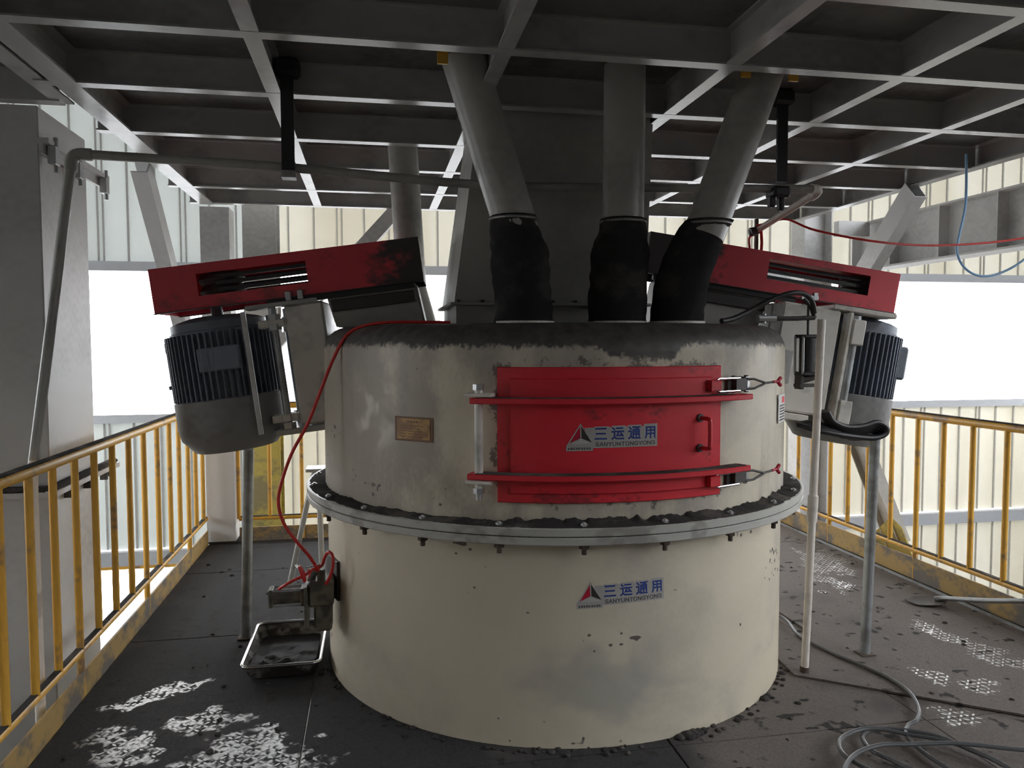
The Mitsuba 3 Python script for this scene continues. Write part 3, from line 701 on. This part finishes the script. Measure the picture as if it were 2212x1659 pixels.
feed_tube('thin dark feed tube standing behind the left red belt guard', (0.185, 4.5, ZD - 0.003), (0.23, 4.5, 2.0), (0.285, 4.45, 1.69), 0.085, 0.09, 0.088, 4, False)
put(cyl((0.225, 4.5, 1.95), (0.285, 4.45, 1.688), 0.085, 28, 0.095), 'm_tube', 'feed_tube_003__foot', 40)
for (x, y) in ((0.30, 3.19), (1.60, 3.12), (1.83, 3.13)):  # yellow pieces added in place of light leaking past yellow-rimmed deck holes
    solo(cat(bx(x - 0.022, x + 0.022, y - 0.006, y + 0.006, ZD - 0.085, ZD - 0.001), bx(x - 0.04, x + 0.04, y - 0.03, y + 0.006, ZD - 0.008, ZD - 0.001)), 'm_yellow', 'tube_bracket',
         {0.30: 'yellow piece added for a lit deck hole rim left of the left slanting tube', 1.60: 'yellow piece added for a lit deck hole rim left of the right slanting tube', 1.83: 'yellow piece added for a lit deck hole rim right of the right slanting tube'}[x], 'bracket')

# ================================================================== DRIVES: belt guards, motors, brackets
DL = np.array([-0.9943, 0.1063]); DR = -DL
def drive(side, d, tilt, r0, r1, z_ref, r_ref, hg, slot, label_g):
    """frame: u along the drive (outward, drooping), v across (towards the camera), w up"""
    a = math.radians(tilt)
    u = np.array([d[0] * math.cos(a), d[1] * math.cos(a), -math.sin(a)])
    v = np.array([d[1], -d[0], 0.0]); v = v if v[1] < 0 else -v
    w = np.cross(u, v); w = w if w[2] > 0 else -w
    o = np.array([CX + d[0] * r_ref, CY + d[1] * r_ref, z_ref])       # guard's underside on the centre line at r_ref
    def M(m):
        X = np.eye(4); X[:3, 0], X[:3, 1], X[:3, 2], X[:3, 3] = u, v, w, o
        m = m.copy(); m.apply_transform(X)
        return fix(m)
    k = thing('belt_guard', label_g, 'belt guard')
    A, B, W2, t = r0 - r_ref, r1 - r_ref, 0.17, 0.004
    s0, s1, za, zb = slot
    def side_wall(vv):
        p = sbox(A, 0, B, hg).difference(sbox(s0 - r_ref, za, s1 - r_ref, zb))
        m = trimesh.creation.extrude_polygon(p, t, engine='earcut')
        m.apply_transform(np.array([[1, 0, 0, 0], [0, 0, 1, vv], [0, 1, 0, 0], [0, 0, 0, 1.0]]))
        return m
    shell = cat(side_wall(W2 - t), side_wall(-W2), bx(A, B, -W2, W2, hg - t, hg), bx(A, A + t, -W2, W2, 0, hg), bx(B - t, B, -W2, W2, 0, hg))
    put(M(shell), 'm_red_dusty', k + '__housing')
    put(M(cat(bx(A, B, W2, W2 + 0.02, -0.004, 0.0), bx(A, B, -W2 - 0.02, -W2, -0.004, 0.0), bx(A + 0.05, B - 0.55, W2 - 0.03, W2 + 0.006, -0.03, -0.004))), 'm_black', k + '__rim')
    # belts and pulleys seen through the slot
    rm, rd = 0.105, 0.13
    um, ud = 1.70 - r_ref, r0 + 0.16 - r_ref
    for i in range(4):
        z0 = 0.045 + 0.034 * i
        loop = unary_union([LineString([(ud, rd), (um, rm)]), LineString([(ud, -rd), (um, -rm)])]).buffer(0.008, cap_style=2)
        m = trimesh.util.concatenate([trimesh.creation.extrude_polygon(g, 0.018, engine='earcut') for g in getattr(loop, 'geoms', [loop])])
        m.apply_translation((0, 0, z0))
        put(M(m), 'm_black', k + '__belt')
    put(M(lathe([(rm, 0.03), (rm + 0.012, 0.035), (rm - 0.006, 0.06), (rm + 0.012, 0.09), (rm - 0.006, 0.12), (rm + 0.012, 0.15), (rm, 0.18)], 32).apply_translation((um, 0, 0))), 'm_iron', k + '__pulley', 30)
    put(M(lathe([(rd, 0.03), (rd, 0.18)], 32).apply_translation((ud, 0, 0))), 'm_iron', k + '__pulley', 30)
    return M, u, v, w, k

ML, uL, vL, wL, gL = drive('left', DL, 7.4, 0.66, 2.0, 1.752, 2.0, 0.222, (1.235, 1.775, 0.062, 0.172), 'red belt guard on the left of the drum, drooping towards the left motor')
MR, uR, vR, wR, gR = drive('right', DR, 9.0, 0.45, 1.82, 1.757, 1.82, 0.212, (1.10, 1.66, 0.070, 0.175), 'red belt guard on the right of the drum, drooping towards the right motor')

def motor(M, uc, label, flip):
    """hung under the guard, its shaft up; frame origin at the guard's underside"""
    k = thing('electric_motor', label, 'motor')
    z = lambda s: -s
    def L(prof, n=56): return M(lathe(prof, n).apply_translation((uc, 0, 0)))
    put(L([(0.03, 0.10), (0.03, -0.04), (0.14, -0.04), (0.20, -0.055), (0.235, -0.07), (0.235, -0.11), (0.245, -0.115), (0.245, -0.47), (0.235, -0.475)]), 'm_motor', k + '__body', 30)
    fins = []
    for i in range(56):
        a = 2 * math.pi * i / 56
        f = bx(0.24, 0.270, -0.0035, 0.0035, -0.455, -0.125)
        f.apply_transform(trimesh.transformations.rotation_matrix(a, (0, 0, 1))); f.apply_translation((uc, 0, 0))
        fins.append(M(f))
    for f in fins:
        put(f, 'm_motor', k + '__fin')
    put(L([(0.268, -0.458), (0.272, -0.462), (0.272, -0.60), (0.262, -0.655), (0.205, -0.725), (0.19, -0.73), (0.0, -0.73)]), 'm_motorcap', k + '__fan_cover', 30)
    put(L([(0.274, -0.59), (0.274, -0.602), (0.26, -0.602)], 56), 'm_motorcap', k + '__cover_rim', 30)
    put(M(bx(uc + 0.24, uc + 0.285, -0.02, 0.02, -0.20, -0.14, 0.006)), 'm_motor', k + '__lifting_eye')
    tb = bx(uc - 0.10, uc + 0.08, 0.24, 0.36, -0.30, -0.12, 0.008)
    tb.apply_translation((0, 0, 0))
    return k, tb
k, tb = motor(ML, -0.25, 'finned dark motor hanging under the left belt guard, in front of the bright window', 1)
mk_left = k
put(ML(bx(-0.40, -0.20, 0.15, 0.268, -0.32, -0.20, 0.006)), 'm_motor', k + '__terminal_box')
put(ML(bx(0.01, 0.045, -0.02, 0.02, -0.385, -0.365, 0.004)), 'm_motor', k + '__lug')
k, tb = motor(MR, -0.135, 'finned blue grey motor hanging under the right belt guard by the right railing', -1)
mk_right = k
put(MR(bx(0.09, 0.168, -0.08, 0.10, -0.34, -0.16, 0.012)), 'm_motor', k + '__terminal_box')

# brackets between drum and motor
def bracket_left():
    k = thing('motor_bracket', 'pale grey bracket between the drum and the left motor, with two tension rods', 'bracket')
    c = (0.965, 0.955)
    # local u measured from r_ref = 2.0: r = 2.0 + u
    put(ML(bx(-0.82, -0.625, -0.17, 0.17, -0.65, -0.035, 0.012)), 'm_cream_plain', k + '__box')
    put(ML(bx(-0.80, -0.50, -0.19, 0.19, -0.685, -0.655, 0.004)), 'm_steelgrey', k + '__base_plate')
    put(ML(bx(-0.80, -0.44, 0.10, 0.19, -0.040, -0.018, 0.003)), 'm_steelgrey', k + '__top_plate')
    for s in (-0.72, -0.66):
        put(ML(cat(bx(s - 0.014, s + 0.014, 0.165, 0.193, -0.018, 0.03, 0.004))), 'm_zinc', k + '__bolt')
    for v_ in (0.16, -0.16):
        put(ML(cyl((-0.565, v_, -0.655), (-0.565, v_, -0.03), 0.019, 14)), 'm_galv', k + '__rod', 40)
        for z_ in (-0.09, -0.14, -0.60, -0.64):
            put(ML(place(hexbolt(0.036, 0.03), (-0.565, v_, z_), (0, 0, 1))), 'm_zinc', k + '__nut')
    put(ML(bx(-0.455, -0.432, 0.235, 0.255, -0.66, -0.05, 0.003)), 'm_column', k + '__slide_bar')
    put(ML(bx(-0.62, -0.49, 0.12, 0.18, -0.14, -0.10, 0.004)), 'm_cream_plain', k + '__clamp')
    put(ML(bx(-0.62, -0.49, 0.12, 0.18, -0.62, -0.58, 0.004)), 'm_cream_plain', k + '__clamp')
bracket_left()
def bracket_right():
    k = thing('motor_bracket', 'pale grey bracket box between the drum and the right motor, behind the white pipe', 'bracket')
    # r = 1.86 + u
    put(MR(cat(bx(-0.66, -0.35, 0.16, 0.30, -0.60, -0.045, 0.010), bx(-0.66, -0.43, -0.10, 0.16, -0.60, -0.045, 0.010))), 'm_cream_plain', k + '__box')
    put(MR(bx(-0.66, -0.44, -0.12, 0.32, -0.640, -0.605, 0.004)), 'm_cream_plain', k + '__base_plate')
    put(MR(bx(-0.40, -0.06, 0.00, 0.31, -0.044, -0.020, 0.004)), 'm_cream_plain', k + '__top_plate')
    put(MR(bx(-0.312, -0.294, 0.245, 0.32, -0.64, -0.05, 0.003)), 'm_cream_plain', k + '__channel')
    put(MR(cyl((-0.262, 0.29, -0.58), (-0.262, 0.29, -0.06), 0.022, 16)), 'm_galv', k + '__rod', 40)
    put(MR(bx(-0.293, -0.225, 0.265, 0.33, -0.21, -0.08, 0.005)), 'm_cream_plain', k + '__clamp')
    put(MR(bx(-0.293, -0.225, 0.265, 0.33, -0.64, -0.50, 0.005)), 'm_cream_plain', k + '__clamp')
    put(MR(bx(-0.655, -0.58, 0.303, 0.33, -0.46, -0.29, 0.003)), 'm_column', k + '__cover_plate')
bracket_right()

for side, M_, rr, a, b, lab in (('left', ML, 2.0, 0.70, 1.16, 'dusty grey drive housing on the drum top under the left red belt guard'), ('right', MR, 1.82, 0.56, 1.14, 'dusty grey drive housing on the drum top under the right red belt guard')):
    k = thing('drive_housing', lab, 'gear housing')
    m = bx(a - rr, b - rr, -0.15, 0.15, -0.40, -0.005, 0.012)
    m = M_(m)
    v = m.vertices.copy(); v[:, 2] = np.maximum(v[:, 2], 1.689); m = trimesh.convex.convex_hull(v)
    put(m, 'm_hopper', k + '__casing')
    put(M_(bx(a - rr + 0.02, b - rr - 0.02, 0.152, 0.165, -0.10, -0.04, 0.003)), 'm_iron', k + '__flange')
# ---- pneumatic cylinder, its linkage and hoses on the right of the drum
k = thing('air_cylinder', 'black pneumatic cylinder with a clevis, upright beside the white pipe', 'cylinder')
ax, ay = 2.106, 3.43
put(cyl((ax, ay, 1.455), (ax, ay, 1.632), 0.040, 20), 'm_black', k + '__barrel', 40)
put(cat(bx(ax - 0.046, ax + 0.046, ay - 0.046, ay + 0.046, 1.625, 1.642, 0.004), bx(ax - 0.046, ax + 0.046, ay - 0.046, ay + 0.046, 1.442, 1.46, 0.004)), 'm_black', k + '__end_cap')
for sx, sy in ((1, -1), (-1, -1), (1, 1), (-1, 1)):
    put(cyl((ax + 0.046 * sx, ay + 0.036 * sy, 1.45), (ax + 0.046 * sx, ay + 0.036 * sy, 1.635), 0.006, 8), 'm_chrome', k + '__tie_rod', 40)
put(cyl((ax, ay, 1.64), (ax, ay, 1.80), 0.006, 10), 'm_iron', k + '__piston_rod', 40)
put(cat(bx(ax - 0.05, ax - 0.035, ay - 0.03, ay + 0.03, 1.375, 1.445), bx(ax - 0.055, ax + 0.05, ay - 0.03, ay + 0.03, 1.385, 1.40), cyl((ax - 0.045, ay, 1.415), (ax + 0.05, ay, 1.44), 0.018, 10)), 'm_iron', k + '__clevis')
put(cat(bx(ax - 0.018, ax + 0.018, ay - 0.018, ay + 0.018, 1.80, 1.835, 0.004), bx(ax - 0.04, ax + 0.05, ay - 0.008, ay + 0.008, 1.815, 1.828), bx(ax + 0.025, ax + 0.045, ay - 0.01, ay + 0.01, 1.81, 1.845)), 'm_zinc', k + '__rod_eye')
k = thing('damper_lever', 'bent black lever bar over the drum rim, ending at the white pipe', 'lever')
put(tube([(1.885, 3.36, 1.717), (2.0, 3.36, 1.718), (2.095, 3.36, 1.722)], 0.011, 8), 'm_iron', k + '__bar', 40)
put(tube([(2.098, 3.36, 1.722), (2.075, 3.36, 1.775), (2.04, 3.36, 1.81)], 0.010, 8), 'm_iron', k + '__strut', 40)
put(cat(cyl((1.80, 3.36, 1.717), (1.89, 3.36, 1.717), 0.02, 10), cyl((1.83, 3.36, 1.695), (1.83, 3.36, 1.74), 0.014, 8)), 'm_zinc', k + '__bearing')
solo(tube(smoothpath([(1.55, 3.22, 1.70), (1.62, 3.25, 1.712), (1.72, 3.28, 1.75), (1.82, 3.28, 1.80), (1.92, 3.28, 1.832), (2.0, 3.30, 1.832), (2.055, 3.32, 1.80), (2.085, 3.34, 1.745)], 6), 0.012, 10), 'm_black', 'rubber_hose',
     'black rubber hose arching over the right shoulder of the drum under the right belt guard', 'hose', smooth=40)
k = thing('cable_bundle', 'bundle of looped black cables hanging under the right motor', 'cable')
for i in range(5):
    o = 0.012 * i
    pts = [(2.20, 3.40 + o, 1.265), (2.235, 3.40 + o, 1.215 - 0.3 * o), (2.31, 3.40 + o, 1.185 - o), (2.40, 3.40 + o, 1.188 - o), (2.475, 3.40 + o, 1.205 - o), (2.525, 3.40 + o, 1.18 - o), (2.52, 3.40 + o, 1.145 - 0.4 * o), (2.46, 3.40 + o, 1.127), (2.36, 3.40 + o, 1.135 - 0.2 * o), (2.26, 3.40 + o, 1.15 + 0.5 * o), (2.16, 3.42 + o, 1.17 + 0.7 * o), (2.10, 3.46 + o, 1.19)]
    put(tube(smoothpath(pts, 5), 0.0135, 8), 'm_black', k + '__cable', 40)

# ================================================================== PIPES
k = thing('water_pipe', 'long grey pipe hung under the deck across the front of the chutes', 'pipe')
main = [(-1.19, 3.5, 2.395), (-0.36, 3.5, 2.372), (0.46, 3.5, 2.328), (1.07, 3.5, 2.334), (2.18, 3.5, 2.365)]
put(tube(smoothpath(main, 6), 0.020, 12), 'm_tube', k + '__run', 40)
put(tube(smoothpath([(-1.14, 3.5, 2.394), (-1.19, 3.495, 2.392), (-1.213, 3.49, 2.37), (-1.218, 3.485, 2.32)], 4), 0.026, 12), 'm_tube', k + '__elbow', 40)
put(tube([(-1.216, 3.49, 2.36), (-1.375, 3.42, 1.09)], 0.021, 12), 'm_tube', k + '__riser', 40)
put(tube(smoothpath([(-1.37, 3.42, 1.13), (-1.376, 3.42, 1.06), (-1.378, 3.42, 0.95), (-1.378, 3.42, 0.2), (-1.378, 3.42, -1.5)], 4), 0.020, 12), 'm_whitepipe', k + '__drop', 40)
put(tube(smoothpath([(2.15, 3.5, 2.364), (2.19, 3.51, 2.362), (2.20, 3.53, 2.352), (2.197, 3.57, 2.342)], 4), 0.025, 12), 'm_whitepipe', k + '__elbow', 40)
put(tube([(2.198, 3.55, 2.347), (2.135, 4.0, 2.232)], 0.018, 12), 'm_whitepipe', k + '__branch', 40)
put(cat(cyl((2.09, 4.0, 2.222), (2.14, 4.0, 2.234), 0.022, 12), cyl((2.10, 4.0, 2.20), (2.10, 4.0, 2.245), 0.014, 10)), 'm_iron', k + '__fitting')
put(bx(2.135, 2.152, 4.02, 4.036, 2.06, 2.30), 'm_rust', k + '__support')
def hanger(label, x, y, zb, hook):
    k = thing('pipe_hanger', label, 'hanger', None)
    put(bx(x - 0.027, x + 0.027, y - 0.036, y - 0.022, zb, ZD - 0.002), 'm_black', k + '__strap')
    put(cat(bx(x - 0.055, x + 0.055, y - 0.06, y + 0.03, ZD - 0.075, ZD - 0.002, 0.015)), 'm_black', k + '__anchor')
    if hook:
        put(cat(bx(x - 0.045, x + 0.045, y - 0.05, y + 0.05, zb - 0.075, zb - 0.02, 0.012), bx(x - 0.05, x - 0.02, y - 0.02, y + 0.02, zb - 0.12, zb - 0.06, 0.008), bx(x + 0.0, x + 0.028, y - 0.02, y + 0.02, zb - 0.135, zb - 0.06, 0.008)), 'm_black', k + '__clamp')
    else:
        put(cat(bx(x - 0.03, x + 0.03, y - 0.04, y + 0.026, zb - 0.03, zb), place(hexbolt(0.012, 0.012), (x, y - 0.045, zb - 0.012), (0, 1, 0))), 'm_tube', k + '__saddle')
hanger('black strap hanger holding the pipe left of the thin feed tube', -0.345, 3.5, 2.352, False)
hanger('black strap hanger with a forked clamp right of the right slanting tube', 1.975, 3.5, 2.385, True)

k = thing('prop_pipe', 'thin white upright pipe standing at the right of the drum, with a coupling', 'pipe')
put(cyl((2.047, 3.311, 0.010), (2.103, 3.311, 1.712), 0.0185, 14), 'm_whitepipe', k + '__pipe', 40)
put(cyl((2.071, 3.311, 0.745), (2.076, 3.311, 0.87), 0.024, 14), 'm_whitepipe', k + '__coupling', 40)
put(cyl((2.045, 3.311, 0.008), (2.047, 3.311, 0.035), 0.022, 12), 'm_rust', k + '__foot', 40)
k = thing('prop_pipe', 'galvanised pipe prop standing under the right motor', 'pipe')
put(cyl((2.468, 3.449, 0.010), (2.499, 3.449, 1.12), 0.026, 16), 'm_galv', k + '__pipe', 40)
put(bx(2.43, 2.506, 3.41, 3.487, 0.0095, 0.016), 'm_rust', k + '__foot')
k = thing('prop_pipe', 'galvanised pipe prop standing under the left motor', 'pipe')
put(cyl((-0.695, 4.30, 0.0), (-0.655, 4.26, 1.04), 0.028, 16), 'm_galv', k + '__pipe', 40)
put(bx(-0.735, -0.655, 4.26, 4.34, -0.001, 0.006), 'm_rust', k + '__foot')
k = thing('steel_trestle', 'thin grey steel trestle behind the left side of the drum flange', 'trestle')
put(tube([(-0.557, 5.186, 0), (-0.37, 5.05, 0.80)], 0.018, 8), 'm_tube', k + '__leg', 40)
put(tube([(-0.32, 4.90, 0), (-0.345, 5.0, 0.80)], 0.018, 8), 'm_tube', k + '__leg', 40)
put(tube([(-0.52, 5.16, 0.15), (-0.325, 4.92, 0.05)], 0.008, 8), 'm_tube', k + '__stay', 40)
put(bx(-0.42, -0.29, 4.96, 5.12, 0.79, 0.81), 'm_tube', k + '__top')

# ================================================================== DISCHARGE VALVE, TRAY, HOSES ON THE LEFT
k = thing('discharge_valve', 'dirty brass coloured sampling valve with an air actuator on the left foot of the drum', 'valve')
c = cp(-70, RL, 0.47)
put(arcbox(-81, -70, 0.40, 0.585, RL + 0.0005, RL + 0.016, 5, 0.003), 'm_iron', k + '__mounting_plate')
put(bx(-0.300, -0.185, 3.53, 3.68, 0.40, 0.52, 0.012), 'm_valve', k + '__body')
put(bx(-0.275, -0.195, 3.55, 3.66, 0.28, 0.41, 0.010), 'm_valve', k + '__spout')
put(bx(-0.315, -0.300, 3.52, 3.69, 0.31, 0.50, 0.003), 'm_valve', k + '__gate')
put(cyl((-0.46, 3.60, 0.440), (-0.315, 3.60, 0.440), 0.034, 18), 'm_valve', k + '__actuator', 40)
put(cat(bx(-0.477, -0.455, 3.56, 3.64, 0.40, 0.482, 0.005), bx(-0.335, -0.314, 3.56, 3.64, 0.40, 0.482, 0.005)), 'm_valve', k + '__end_cap')
for sy, sz in ((-1, 1), (1, 1), (-1, -1), (1, -1)):
    put(cyl((-0.465, 3.60 + 0.033 * sy, 0.441 + 0.034 * sz), (-0.32, 3.60 + 0.033 * sy, 0.441 + 0.034 * sz), 0.005, 8), 'm_galv', k + '__tie_rod')
put(cat(cyl((-0.29, 3.58, 0.52), (-0.27, 3.56, 0.575), 0.022, 12), cyl((-0.30, 3.57, 0.57), (-0.245, 3.56, 0.585), 0.012, 10)), 'm_chrome', k + '__fitting', 40)
put(cyl((-0.24, 3.56, 0.52), (-0.24, 3.56, 0.57), 0.018, 10), 'm_valve', k + '__port')

k = thing('steel_tray', 'shiny stainless steel tray on the floor under the valve, half full of black dust', 'tray')
x0, x1, y0, y1, zt = -0.628, -0.262, 3.71, 4.30, 0.072
def rrect(a, b, c, d, r):
    return sbox(a + r, c + r, b - r, d - r).buffer(r, quad_segs=5)
rim = np.array(rrect(x0, x1, y0, y1, 0.04).exterior.coords)[:-1]
put(tube(np.c_[rim, np.full(len(rim), zt)], 0.009, 8, True), 'm_chrome', k + '__rim', True)
bot = np.array(rrect(x0 + 0.03, x1 - 0.03, y0 + 0.03, y1 - 0.03, 0.035).exterior.coords)[:-1]
n = len(rim)
V = np.vstack([np.c_[rim, np.full(n, zt)], np.c_[bot, np.full(n, 0.004)], np.c_[rim * 0.994 + [(x0 + x1) / 2 * 0.006, (y0 + y1) / 2 * 0.006], np.full(n, zt)], np.c_[bot, np.full(n, 0.007)], [[(x0 + x1) / 2, (y0 + y1) / 2, 0.004]], [[(x0 + x1) / 2, (y0 + y1) / 2, 0.007]]])
F = []
for i in range(n):
    j = (i + 1) % n
    F += [[i, n + i, n + j], [i, n + j, j], [2 * n + i, 2 * n + j, 3 * n + j], [2 * n + i, 3 * n + j, 3 * n + i], [n + j, n + i, 4 * n], [3 * n + i, 3 * n + j, 4 * n + 1], [i, j, 2 * n + j], [i, 2 * n + j, 2 * n + i]]
put(trimesh.Trimesh(V, F, process=False), 'm_pan', k + '__pan')
g = np.linspace(0.0, 1.0, 40)
XX, YY = np.meshgrid(x0 + 0.028 + g * (x1 - x0 - 0.056), y0 + 0.028 + g * (y1 - y0 - 0.056), indexing='ij')
prof = np.clip(1.15 - (YY - y0) / (y1 - y0) * 1.35 - 0.10 * (XX < -0.54), 0, 1)
ZZ = 0.008 + 0.056 * prof * (0.4 + 1.1 * meshkit.fbm(np.stack([XX * 14, YY * 14, 0 * XX], -1), 4, 3))
V = np.stack([XX, YY, ZZ], -1).reshape(-1, 3)
F = []
for i in range(39):
    for j in range(39):
        q = i * 40 + j
        F += [[q, q + 40, q + 41], [q, q + 41, q + 1]]
put(trimesh.Trimesh(V, F, process=False), 'm_coal', k + '__dust_heap', True)

solo(tube(smoothpath([(0.35, 3.44, 1.697), (0.12, 3.47, 1.699), (-0.01, 3.50, 1.688), (-0.105, 3.52, 1.645), (-0.172, 3.53, 1.53), (-0.228, 3.53, 1.39), (-0.287, 3.53, 1.243), (-0.36, 3.53, 1.108), (-0.41, 3.53, 0.963), (-0.419, 3.53, 0.878), (-0.396, 3.53, 0.793), (-0.347, 3.53, 0.716), (-0.29, 3.54, 0.638), (-0.250, 3.55, 0.565)], 6), 0.0075, 10),
     'm_redhose', 'air_hose', 'long red air hose running from the drum top down to the valve', 'hose', smooth=40)
solo(tube(smoothpath([(-0.43, 3.58, 0.482), (-0.405, 3.55, 0.505), (-0.36, 3.54, 0.532), (-0.315, 3.54, 0.55), (-0.27, 3.55, 0.575), (-0.235, 3.55, 0.592), (-0.222, 3.53, 0.63), (-0.205, 3.50, 0.662), (-0.185, 3.48, 0.655), (-0.182, 3.47, 0.61), (-0.195, 3.48, 0.56), (-0.215, 3.51, 0.515)], 6), 0.007, 10),
     'm_redhose', 'air_hose', 'short looped red air hose on top of the valve', 'hose', smooth=40)
solo(cat(tube([(-0.335, 3.54, 0.595), (-0.318, 3.54, 0.555), (-0.312, 3.545, 0.52)], [0.008, 0.013, 0.007], 8)), 'm_redhose', 'hose_joint', 'red plastic hose joint beside the valve', 'fitting', smooth=40)

# ---- hoses and cables on the right
solo(tube(smoothpath([(2.12, 3.98, 2.255), (2.16, 3.9, 2.262), (2.20, 3.8, 2.263), (2.31, 3.7, 2.192), (2.61, 3.6, 2.125), (2.99, 3.6, 2.116), (3.48, 3.6, 2.165), (4.1, 3.6, 2.30), (4.6, 3.7, 2.29)], 6), 0.006, 8), 'm_redhose', 'air_hose', 'thin red air hose strung from the pipe end away to the right', 'hose', smooth=40)
solo(tube(smoothpath([(2.11, 4.0, 2.205), (2.075, 3.98, 2.18), (2.068, 3.95, 2.10), (2.07, 3.93, 2.075)], 5), 0.006, 8), 'm_redhose', 'air_hose', 'red air hose dropping to the right belt guard, left of its twin', 'hose', smooth=40)
solo(tube(smoothpath([(2.145, 3.98, 2.24), (2.135, 3.95, 2.16), (2.12, 3.93, 2.09), (2.115, 3.93, 2.06)], 5), 0.008, 8), 'm_redhose', 'air_hose', 'red air hose dropping to the right belt guard, right of its twin', 'hose', smooth=40)
solo(tube(smoothpath([(3.455, 4.0, ZB + 0.02), (3.462, 4.0, 2.50), (3.455, 4.0, 2.38), (3.42, 4.0, 2.22), (3.412, 4.0, 2.13), (3.47, 4.0, 2.04), (3.58, 4.0, 1.997), (3.72, 4.0, 2.02), (3.88, 4.0, 2.105), (4.2, 4.1, 2.30), (4.575, 4.2, 2.29)], 6), 0.007, 8), 'm_bluecable', 'blue_cable', 'pale blue cable hanging in a loop from the right deck edge', 'cable', smooth=40)
solo(tube(smoothpath([(2.00, 4.60, 1.15), (2.16, 4.55, 1.10), (2.27, 4.50, 0.98), (2.30, 4.48, 0.86), (2.24, 4.46, 0.80), (2.12, 4.43, 0.92)], 6), 0.006, 8), 'm_bluecable', 'blue_cable', 'short blue cable curling out behind the right side of the drum', 'cable', smooth=40)
zc = 0.019
path = [(2.10, 4.55), (2.20, 4.25), (2.314, 3.992), (2.262, 3.74), (2.268, 3.618), (2.300, 3.459), (2.348, 3.306), (2.385, 3.152), (2.376, 2.998), (2.309, 2.855), (2.229, 2.767), (2.168, 2.739), (2.10, 2.66), (2.08, 2.52), (2.09, 2.35), (2.02, 2.2)]
solo(tube(smoothpath([(x, y, zc if i % 2 else zc + 0.001) for i, (x, y) in enumerate(path)], 7), 0.0085, 8), 'm_greycable', 'floor_cable', 'grey cable snaking over the floor from behind the drum to the coil', 'cable', smooth=40)
k = thing('cable_coil', 'loose coil of grey cable lying on the floor at the bottom right', 'cable')
def loop(pts, z, closed):
    return tube(smoothpath([(x, y, z + 0.004 * math.sin(3 * i)) for i, (x, y) in enumerate(pts)], 7, closed), 0.0085, 8, closed)
put(loop([(1.933, 2.70), (1.889, 2.60), (1.915, 2.52), (1.98, 2.40), (2.15, 2.30), (2.30, 2.38), (2.27, 2.52), (2.20, 2.64), (2.05, 2.735)], 0.022, True), 'm_greycable', k + '__turn', 40)
put(loop([(1.87, 2.70), (1.79, 2.645), (1.755, 2.55), (1.80, 2.42), (1.95, 2.28), (2.18, 2.24), (2.30, 2.33), (2.23, 2.54), (2.10, 2.66), (1.98, 2.715)], 0.032, True), 'm_greycable', k + '__turn', 40)
put(loop([(1.55, 2.30), (1.70, 2.47), (1.80, 2.545), (1.92, 2.575), (2.05, 2.565), (2.22, 2.53), (2.44, 2.45), (2.75, 2.34), (3.1, 2.25)], 0.044, False), 'm_greycable', k + '__turn', 40)

# ---- shovel resting against the right toe board
k = thing('shovel', 'steel shovel with a long grey handle lying against the right toe board', 'shovel')
pts = [(3.215, 4.105), (3.30, 4.125), (3.40, 4.09), (3.395, 4.0), (3.33, 3.965), (3.235, 4.02)]
bl = trimesh.creation.extrude_polygon(Polygon(pts).buffer(0.01), 0.004, engine='earcut')
v, f = trimesh.remesh.subdivide_to_size(bl.vertices, bl.faces, 0.03)
v[:, 2] += 0.018 + 0.12 * np.clip(v[:, 0] - 3.25, 0, 1) ** 1.2 + 0.9 * (v[:, 1] - 4.05) ** 2
put(trimesh.Trimesh(v, f, process=False), 'm_iron', k + '__blade', 40)
put(tube(smoothpath([(3.36, 4.045, 0.040), (3.40, 4.0, 0.055), (3.47, 3.75, 0.12), (3.565, 3.42, 0.222), (3.63, 3.2, 0.26)], 5), 0.014, 10), 'm_galv', k + '__handle', 40)

# ---- families of alike things
for name, group in (('feed_tube', 'feed tubes above the drum'), ('prop_pipe', 'upright pipes standing on the platform'), ('steel_brace', 'diagonal braces round the platform'), ('electric_motor', 'drive motors'),
                    ('belt_guard', 'red belt guards'), ('motor_bracket', 'motor brackets'), ('drive_housing', 'drive housings on the drum top'), ('pipe_hanger', 'hangers of the water pipe'), ('guard_railing', 'yellow platform railings'),
                    ('steel_column', 'steel columns round the platform'), ('tube_bracket', 'yellow pieces added for lit deck hole rims'), ('air_hose', 'red air hoses'), ('blue_cable', 'blue cables')):
    for key in labels:
        if key == name or (key.startswith(name + '_') and key[len(name) + 1:].isdigit()):
            labels[key]['group'] = group
